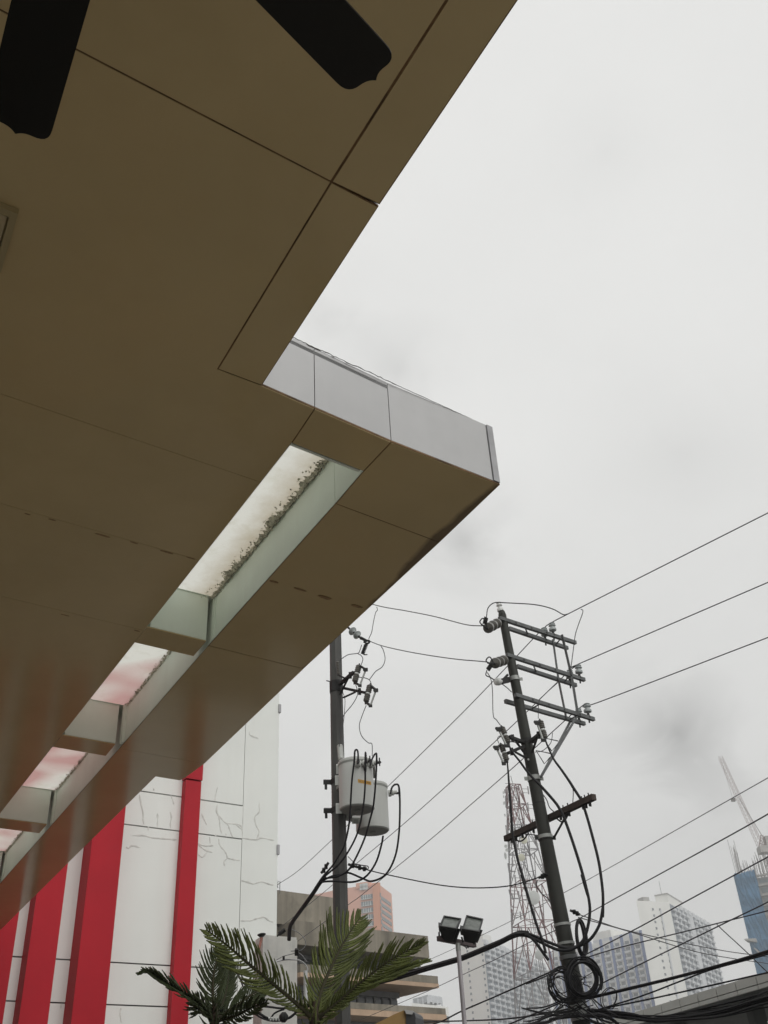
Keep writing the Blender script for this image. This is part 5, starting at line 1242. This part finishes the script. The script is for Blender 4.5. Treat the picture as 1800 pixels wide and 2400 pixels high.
for k in range(12):
    a = g3(640+random.uniform(-60,280), random.uniform(420,900)); b = g3(640+random.uniform(-40,300), random.uniform(500,960))
    mb.tube(smooth_path(path_hd([a, ((a[0]+b[0])/2+random.uniform(-12,12), (a[1]+b[1])/2), b], HR-.3, HR-.3), 6), .005, 5)
o = mb.build('wire_tangle', 'cable', smooth=60); o['kind'] = 'stuff'; tag(o, 'tangle of loose wires below the coils on the leaning pole', 'wires')
mb = MB()
for k in range(17):                                              # heavy comms bundle along the bottom right
    y0 = random.uniform(-6, 10); y1 = random.uniform(-12, 12)
    px = [g3(random.uniform(700,900), 1090+k*8), q4(60, 830+y0*4+random.uniform(-20,40)), q4(400, 880+y0*5), q4(750, 850+y1*4), q4(1150, 785+y1*5+random.uniform(-20,30)), q4(1659, 640+y1*7+random.uniform(-30,60)), (1900, 2300+y1*4)]
    mb.tube(run_on(smooth_path(path_hd(px, HR, 13), 6), px), random.choice((.005,.007,.010,.015)), 5)
o = mb.build('wire_tangle', 'cable', smooth=60); o['kind'] = 'stuff'; tag(o, 'dense black bundle of comms cables along the grey bridge', 'wires')
px = [(1040,2420), g2(950,1290), g2(1100,1240), g2(1300,1210), g2(1659,1180), g3(1000,1175), g3(1130,1200), g3(1230,1260), g3(1330,1340)]
cable('trunk_cable', px, HR-.5, HR-.3, .02, 'cable', 'black cable passing low in front of the leaning pole', 'cable', sides=8)
px = [(1090,2425), g2(820,1300), g2(1000,1230), g2(1200,1160), g2(1400,1130)]
cable('trunk_cable', px, HR-.7, HR-.2, .014, 'cable', 'black cable rising from the bottom edge left of the leaning pole', 'cable', sides=8)

# ------------------------------------------------------------------ floodlight post
HF = 11.5
fp = athd(z7(1370,680), HF); fl = thing('lamp_post', 'slim grey lamp post with a dark crossbar for two floodlights', 'lamp post', (fp.x, fp.y, 0))
fb = athd(z7(1468,1843), HF); fg_ = fb+(fp-fb)*(-(fb.z)/(fp.z-fb.z))
mb = MB(); n = 8; mb.tube([fg_.lerp(fp, k/n) for k in range(n+1)], pxm(fp, 5.2), 14); mb.build('pole', 'lamppole', fl, 50)
ba, bb = athd(z7(1092,610), HF), None; bb = atz(z7(1612,708), ba.z)
mb = MB(); mb.bar(ba, bb, .05, .05); mb.build('crossbar', 'rustbar', fl)
mb = MB(); mb.lathe(fp-UP*.08, fp+UP*.0, [(0,pxm(fp,5.8)),(1,pxm(fp,5.8))], 14); mb.build('pole_cap', 'galvlight', fl)
def flood(label, quad, glassq, back, hd, dep, legs):
    c = sum((athd(p, hd) for p in quad), Vector())/4
    t = thing('floodlight', label, 'floodlight', c-UP*.25, 'floodlights on the lamp post')
    Q = [athd(p, hd+o_) for p, o_ in zip(quad, (.12,.12,-.10,-.10))]
    nf = (Q[1]-Q[0]).cross(Q[3]-Q[0]).normalized()
    if nf.dot(c-CAM) > 0: nf = -nf                              # facing the viewer and down
    cq = sum(Q, Vector())/4; B = [cq+(p-cq)*.55-nf*dep for p in Q]
    mb = MB(); mb.add(Q+B, [(0,1,5,4),(1,2,6,5),(2,3,7,6),(3,0,4,7),(4,5,6,7)])
    for k in range(5):                                          # cooling ribs
        t_ = (k+.5)/5; a = Q[0].lerp(Q[1], t_)*.6+Q[3].lerp(Q[2], t_)*.4; mb.bar(a-nf*dep*.3, (B[0].lerp(B[1], t_)*.5+B[3].lerp(B[2], t_)*.5)-nf*.03, .01, .09, nf)
    mb.build('housing', 'lampblack', t)
    mb = MB(); I = [cq+(p-cq)*.86 for p in Q]
    for i in range(4): j = (i+1)%4; mb.prism([Q[i]+nf*.004, Q[j]+nf*.004, I[j]+nf*.004, I[i]+nf*.004], nf*.02)
    mb.build('front_frame', 'lampblack', t)
    mb = MB(); mb.prism([p+nf*.002 for p in I], nf*.006); mb.build('glass', 'lampglass', t)
    # control gear box hanging below the housing
    GB = [athd(p, hd+.0) for p in back]; mb = MB(); mb.prism(GB, -nf*.16 if False else fw*.14); mb.build('gear_box', 'lampblack', t)
    mb = MB(); L0 = [athd(p, hd+.05) for p in legs]
    mb.tube(smooth_path(L0[:3], 5), .011, 6); mb.tube(smooth_path(L0[3:], 5), .011, 6); mb.build('yoke', 'lampblack', t)
    return t
flood('left floodlight, turned away and tilted', (z7(1165,308), z7(1420,350), z7(1350,500), z7(1100,460)), None, (z7(1100,455), z7(1330,505), z7(1290,548), z7(1100,515)), HF, .16, (z7(1100,520), z7(1105,580), z7(1135,612), z7(1300,545), z7(1298,590), z7(1270,625)))
flood('right floodlight, facing the viewer beside the apartment tower', (z7(1490,300), z7(1735,355), z7(1680,545), z7(1425,500)), None, (z7(1420,500), z7(1655,545), z7(1618,612), z7(1412,560)), HF, .16, (z7(1425,590), z7(1440,645), z7(1450,668), z7(1615,610), z7(1612,670), z7(1600,700)))
cable('loose_wire', [z7(1445,715), z7(1480,735), z7(1500,765), z7(1490,740), z7(1530,745), z7(1500,725), z7(1520,712)], HF, HF, .005, 'wire', 'loose curl of wire under the floodlight crossbar', 'wire')

# ------------------------------------------------------------------ whitewashed service post
HPc = 18.0
pq = [athd(p, HPc) for p in (g6(110,312), g6(640,352))]
zt_ = pq[0].z; p1 = atz(g6(640,352), zt_); p0 = pq[0]; pl3 = atz(g6(-20,395), zt_)
sp = thing('service_post', 'whitewashed concrete post with conduits beside the white building', 'post', (p0.x, p0.y, 0))
mb = MB(); base = [Vector((p.x,p.y,0)) for p in (p0, p1, p1+(pl3-p0), pl3)]; mb.prism(base, UP*zt_); mb.build('shaft', 'post', sp)
mb = MB(); A = [p0, p1, p1+(pl3-p0), pl3]; cA = sum(A, Vector())/4; mb.prism([cA+(p-cA)*.97+UP*.002 for p in A], UP*.04); mb.build('cap', 'post', sp)
mb = MB(); mb.tube(path_hd([g6(90,310), g6(60,440), g6(30,560)], HPc-.4, HPc-.4), .022, 8); mb.build('conduit', 'rustpipe', sp)
mb = MB(); P = path_hd([g6(90,300), g6(85,250), g6(88,240)], HPc-.4, HPc-.4); mb.lathe(P[0], P[1], [(0,.045),(.2,.05),(.5,.07),(.8,.07),(1,.04)], 12); mb.build('weather_head', 'iron', sp)
for px in ([g6(795,830), g6(800,800), g6(770,740), g6(710,690), g6(640,662), g6(500,655), g6(400,668), g6(290,690)],):
    cable('service_wire', px, HPc-.3, HPc-.4, .013, 'pipe', 'pale conduit arching across the whitewashed post', 'wire')
for lab, px, r_ in (('thin wire arcing from the post top round to its side', [g6(470,180), g6(540,185), g6(640,225), g6(720,290), g6(770,370), g6(765,440), g6(720,500), g6(650,520), g6(540,525)], .007), ('bright wire curving from the post clamp into the pine', [g6(620,540), g6(700,580), g6(750,640), g6(790,690)], .010), ('thin wire hooked on the post face', [g6(610,558), g6(520,580), g6(430,605), g6(350,645), g6(295,690)], .006)):
    cable('service_wire', px, HPc-.35, HPc-.35, r_, 'wirepale', lab, 'wire')
mb = MB(); mb.tube(path_hd([g6(355,262), g6(450,192)], HPc-.2, HPc-.2), .035, 7); mb.tube(path_hd([g6(330,300), g6(360,255)], HPc-.2, HPc-.2), .012, 5); tag(mb.build('wire_clamp', 'iron'), 'ribbed dark sleeve clamp above the post top', 'clamp')
mb = MB(); mb.tube(path_hd([g6(430,605), g6(430,660)], HPc-.4, HPc-.4), .02, 6); mb.box(athd(g6(632,540), HPc-.4), rt, .03, fw, .03, up, .05); mb.build('wall_hook', 'iron', sp)
for lab, px, r_ in (('upper black cable slung across the foot of the post', [g6(60,1380), g6(220,1395), g6(400,1415), g6(600,1400), g6(680,1340)], .016), ('black cable with pale ties sagging across the post', [g6(-20,1440), g6(60,1500), g6(180,1570), g6(300,1600), g6(400,1590), g6(520,1560), g6(600,1500), g6(650,1440)], .02), ('lower pale lit cable under the tied one', [g6(-20,1500), g6(100,1570), g6(250,1610), g6(420,1608)], .014), ('short cable bowing behind the pine fronds', [g6(240,1555), g6(280,1500), g6(350,1460), g6(440,1430)], .014)):
    cable('service_cable', px, HPc-.5, HPc-.5, r_, 'cable', lab, 'cable', 'black cables slung on the whitewashed post', sides=8)
for lab, px in (('left of three cables hanging behind the frond', [zt(555,455), zt(560,500), zt(580,540), zt(615,580)]), ('middle of three cables hanging behind the frond', [zt(572,455), zt(570,500), zt(585,550), zt(600,590)]), ('right of three cables hanging behind the frond', [zt(585,450), zt(582,500), zt(598,540), zt(625,570)])):
    cable('service_cable', px, HPc+1, HPc, .014, 'cable', lab, 'cable', 'black cables slung on the whitewashed post', sides=6)
mb = MB(); q = athd(g6(430,1555), HPc-.55); mb.lathe(q-rt*.07, q+rt*.07, [(0,.03),(.3,.075),(.7,.075),(1,.03)], 12); tag(mb.build('cable_joint', 'iron', smooth=40), 'round black cable joint on the whitewashed post', 'cable joint')
mb = MB()
for k in range(8): q = athd(g6(205+k*22, 1568+(k % 2)*26), HPc-.56); mb.box(q, rt, .012, fw, .012, up, .012)
tag(mb.build('cable_ties', 'dish'), 'row of small white ties on the slung cable', 'cable ties')
mb = MB(); mb.tube(path_hd([g6(770,830), g6(775,1400)], HPc+.6, HPc+.6), .035, 8); tag(mb.build('drain_pipe', 'pipe', smooth=40), 'pale vertical pipe right of the whitewashed post', 'pipe')

# ------------------------------------------------------------------ brown sign top at the bottom edge
HS = 9.0
sg = athd(z7(600,1650), HS); sgn = thing('sign_cabinet', 'brown sign cabinet with a dark rounded edge at the bottom', 'sign', (sg.x, sg.y, 0))
pr_ = [(600,1642),(440,1710),(330,1768),(160,1850),(140,1950),(625,1950),(622,1700)]
F_ = [athd(z7(*p), HS) for p in pr_]; mb = MB(); mb.prism(F_, Vector((.25,.95,0))*.25); 
Fb = [Vector((p.x,p.y,0)) for p in (F_[4], F_[5])]
mb.prism([F_[4]-UP*0, F_[5], F_[5]-UP*(F_[5].z-.0), F_[4]-UP*(F_[4].z-.0)], Vector((.25,.95,0))*.25); mb.build('face_panel', 'brownsign', sgn)
E_ = [athd(z7(*p), HS-.01) for p in ((598,1640),(650,1648),(720,1658),(748,1690),(760,1740),(768,1950),(628,1950),(622,1700))]
mb = MB(); mb.prism(E_, Vector((.25,.95,0))*.27); mb.prism([E_[5], E_[6], E_[6]-UP*E_[6].z, E_[5]-UP*E_[5].z], Vector((.25,.95,0))*.27); mb.build('edge_casing', 'signedge', sgn)
R_ = [athd(z7(*p), HS-.02) for p in ((598,1638),(650,1645),(722,1655),(735,1672),(715,1708),(632,1700),(618,1665))]
mb = MB(); mb.prism(R_, -Vector((.25,.95,0))*.012); mb.build('rim', 'signrim', sgn)

# ------------------------------------------------------------------ grey bridge roof at the lower right
HBR = 24.0
ga = athd(q4(905,740), HBR); gzb = ga.z
xs_b = [(-330,1010,960),(-110,930,890),(95,872,815+60),(270,812,868),(470,735,840),(670,665,835),(868,605,742),(1075,540,685),(1290,487,625),(1520,418,560),(1659,375,545),(1800,335,500)]
bg_ = thing('footbridge_roof', 'grey panelled footbridge roof crossing the lower right corner', 'footbridge', (ga.x, ga.y, 0))
# straight roof edge: fix it by two sight lines at one height
gtop = athd(q4(868,605), HBR); e0, e1_ = atz(q4(270,800), gtop.z), atz(q4(1659,375), gtop.z)
ge = (e1_-e0); ge.z = 0; ge.normalize(); gn = Vector((-ge.y, ge.x, 0)); gn = gn if gn.y > 0 else -gn
sg_ = lambda p: (onpl(p, gtop, gn)-gtop).dot(ge); zg_ = lambda p: onpl(p, gtop, gn).z
zb_lo = zg_(q4(1110,688)); zmid = zg_(q4(1100,640))
js = [sg_(q4(*p)) for p in ((95,850),(270,800),(470,735),(670,668),(868,605),(1075,540),(1290,480),(1520,418))]
dj = js[-1]-js[-2]; js = [js[0]-dj*k for k in (3,2,1)]+js+[js[-1]+dj*k for k in (1,2,3)]
def gbox(name, s0, s1_, z0, z1_, n0, n1, m):
    mb = MB(); c = Vector((gtop.x,gtop.y,0))+ge*((s0+s1_)/2)+gn*((n0+n1)/2)+UP*((z0+z1_)/2); mb.box(c, ge, abs(s1_-s0)/2, gn, abs(n1-n0)/2, UP, abs(z1_-z0)/2); return mb.build(name, m, bg_)
for a, b in zip(js, js[1:]):
    gbox('cladding_panel', a+.012, b-.012, zmid+.008, gtop.z, 0, .06, 'bridge'); gbox('cladding_panel', a+.012, b-.012, zb_lo, zmid-.008, 0, .06, 'bridge')
gbox('roof_beam', js[0], js[-1], zb_lo+.03, gtop.z-.03, .07, 3.6, 'darkgrey')
zdk = gtop.z-3.0
gbox('deck_beam', js[0], js[-1], zdk-1.2, zdk, .3, 3.4, 'darkgrey')
k = 0
s_ = js[0]
while s_ < js[-1]:
    gbox('side_screen', s_+.03, s_+1.1, zdk+.05, zdk+1.25, .34, .38, 'darkgrey'); s_ += 1.16
for s_ in (js[3], js[7], js[11]):
    gbox('column', s_-.12, s_+.12, 0, zb_lo+.02, 1.2, 1.5, 'darkgrey')

# ------------------------------------------------------------------ araucaria pines
random.seed(5)
def pine(label, base, hd, fronds, mgreen):
    b = athd(base, hd); t = thing('norfolk_pine', label, 'tree', (b.x, b.y, 0), 'young pines below the canopy')
    mb = MB(); mb.tube([Vector((b.x,b.y,0)), Vector((b.x+.01,b.y,b.z*.6)), b, b+UP*.1], [.06,.045,.03,.012], 10); mb.build('trunk', 'bark', t, 60)
    for fr in fronds:
        px, h0, h1, wl, tilt, seg = fr
        P = smooth_path(path_hd(px, h0, h1), 10); tot = sum((P[i+1]-P[i]).length for i in range(len(P)-1)); n = len(P)
        mb = MB(); mb.tube(P, [.014*(1-.75*i/(n-1)) for i in range(n)], 7); fo_ = mb.build('branch', 'pinestem', t, 60)
        mb = MB(); cnt = int(tot/.0205)
        cum = [0]
        for i in range(n-1): cum.append(cum[-1]+(P[i+1]-P[i]).length)
        for k in range(cnt):
            s_ = tot*(.06+.94*(k+.5)/cnt); i = max(j for j in range(n) if cum[j] <= s_); i = min(i, n-2); f_ = (s_-cum[i])/max(cum[i+1]-cum[i], 1e-6); c = P[i].lerp(P[i+1], f_)
            d = (P[i+1]-P[i]).normalized(); view = (c-CAM).normalized(); lat = d.cross(view).normalized(); nor = lat.cross(d).normalized()
            tn = s_/tot; env = min(1, .25+tn*2.0)*min(1, (1-tn)*2.1+.2)
            for sd3 in (-1, 1):
                tl = tilt+random.uniform(-.14,.14); la = lat*sd3*math.cos(tl)+(-nor)*math.sin(abs(tl))*(.9) 
                ln_ = wl*env*random.uniform(.82,1.1); ang_ = math.radians(60+random.uniform(-7,7)-24*tn)
                bend = UP*(ln_*.10)+d*(ln_*.34)
                q = [c, c+(d*math.cos(ang_)+la*math.sin(ang_))*ln_*.36, c+(d*math.cos(ang_)+la*math.sin(ang_))*ln_*.7+bend*.35, c+(d*math.cos(ang_)+la*math.sin(ang_))*ln_+bend]
                q = smooth_path(q, 3); m_ = len(q); r_ = seg*random.uniform(.85,1.15)
                mb.tube(q, [r_*(.55+.5*math.sin(math.pi*min(1,(j+.6)/m_)))*(1.18 if j % 2 else .85)*(1 if j < m_-1 else .55) for j in range(m_)], 5)
        nd = mb.build('branchlets', mgreen, fo_, 70, kind='stuff')
    # crown tuft where the whorl leaves the leader
    mb = MB()
    for k in range(70):
        a = random.uniform(0, 6.28); el = random.uniform(-.3, 1.3); d = Vector((math.cos(a)*math.cos(el), math.sin(a)*math.cos(el), math.sin(el))); c = b+Vector((random.uniform(-.03,.03), random.uniform(-.03,.03), random.uniform(-.14,.06)))
        ln_ = random.uniform(.05,.13); mb.tube([c, c+d*ln_*.6, c+d*ln_+UP*.02], [.006,.007,.002], 5)
    mb.build('leader_tuft', mgreen, t, 70, kind='stuff')
    return t
H1 = 6.2
pine('larger olive green pine with broad fronds in front of the steel pole', z8(508,1450), H1, [
    ([z8(510,1445), z8(560,1200), z8(690,900), z8(800,700), z8(905,548)], H1, H1+.35, .205, .2, .0060),
    ([z8(512,1440), z8(700,1290), z8(900,1120), z8(1150,930), z8(1450,768)], H1, H1-.15, .135, .7, .0058),
    ([z8(520,1430), z8(760,1260), z8(1000,1120), z8(1250,1005), z8(1490,930)], H1, H1+.25, .11, 1.15, .0058),
    ([z8(500,1435), zt(840,640), zt(640,475), zt(520,372), zt(405,285)], H1, H1-.3, .165, .5, .0060),
    ([z8(508,1440), z8(600,1330), z8(720,1290), z8(800,1290)], H1, H1+.7, .09, .6, .0058)], 'pinegreen')
H2 = 7.4
pine('smaller dark green pine in front of the red fin', zt(450,755), H2, [
    ([zt(455,750), zt(440,620), zt(445,510), zt(465,430), zt(485,385)], H2, H2+.3, .155, .35, .0064),
    ([zt(445,745), zt(330,640), zt(200,560), zt(110,505), zt(55,512)], H2, H2-.2, .12, 1.2, .0064),
    ([zt(465,745), zt(560,680), zt(650,615), zt(745,560)], H2, H2+.2, .125, .5, .0064),
    ([zt(455,745), zt(500,640), zt(520,540), zt(530,430)], H2, H2+.6, .10, .6, .0064),
    ([zt(445,745), zt(400,700), zt(370,690), zt(330,640)], H2, H2+.5, .11, .5, .0064),
    ([zt(470,755), zt(560,730), zt(640,690), zt(720,660)], H2, H2-.3, .13, .8, .0064)], 'pinedeep')

# ------------------------------------------------------------------ misty air
hz_m = bpy.data.materials.new('pale_haze'); hz_m.use_nodes = True; t = hz_m.node_tree; t.nodes.remove(t.nodes['Principled BSDF'])
pv = t.nodes.new('ShaderNodeVolumePrincipled'); pv.inputs['Density'].default_value = .0009; pv.inputs['Color'].default_value = (.96,.97,.98,1); pv.inputs['Anisotropy'].default_value = .0
t.links.new(pv.outputs[0], t.nodes['Material Output'].inputs['Volume'])
mb = MB(); mb.box(Vector((0, 330, 99)), r0, 520, Vector((0,1,0)), 480, UP, 100); o = mb.build('haze', 'soffit'); o.data.materials[0] = hz_m; o['kind'] = 'stuff'
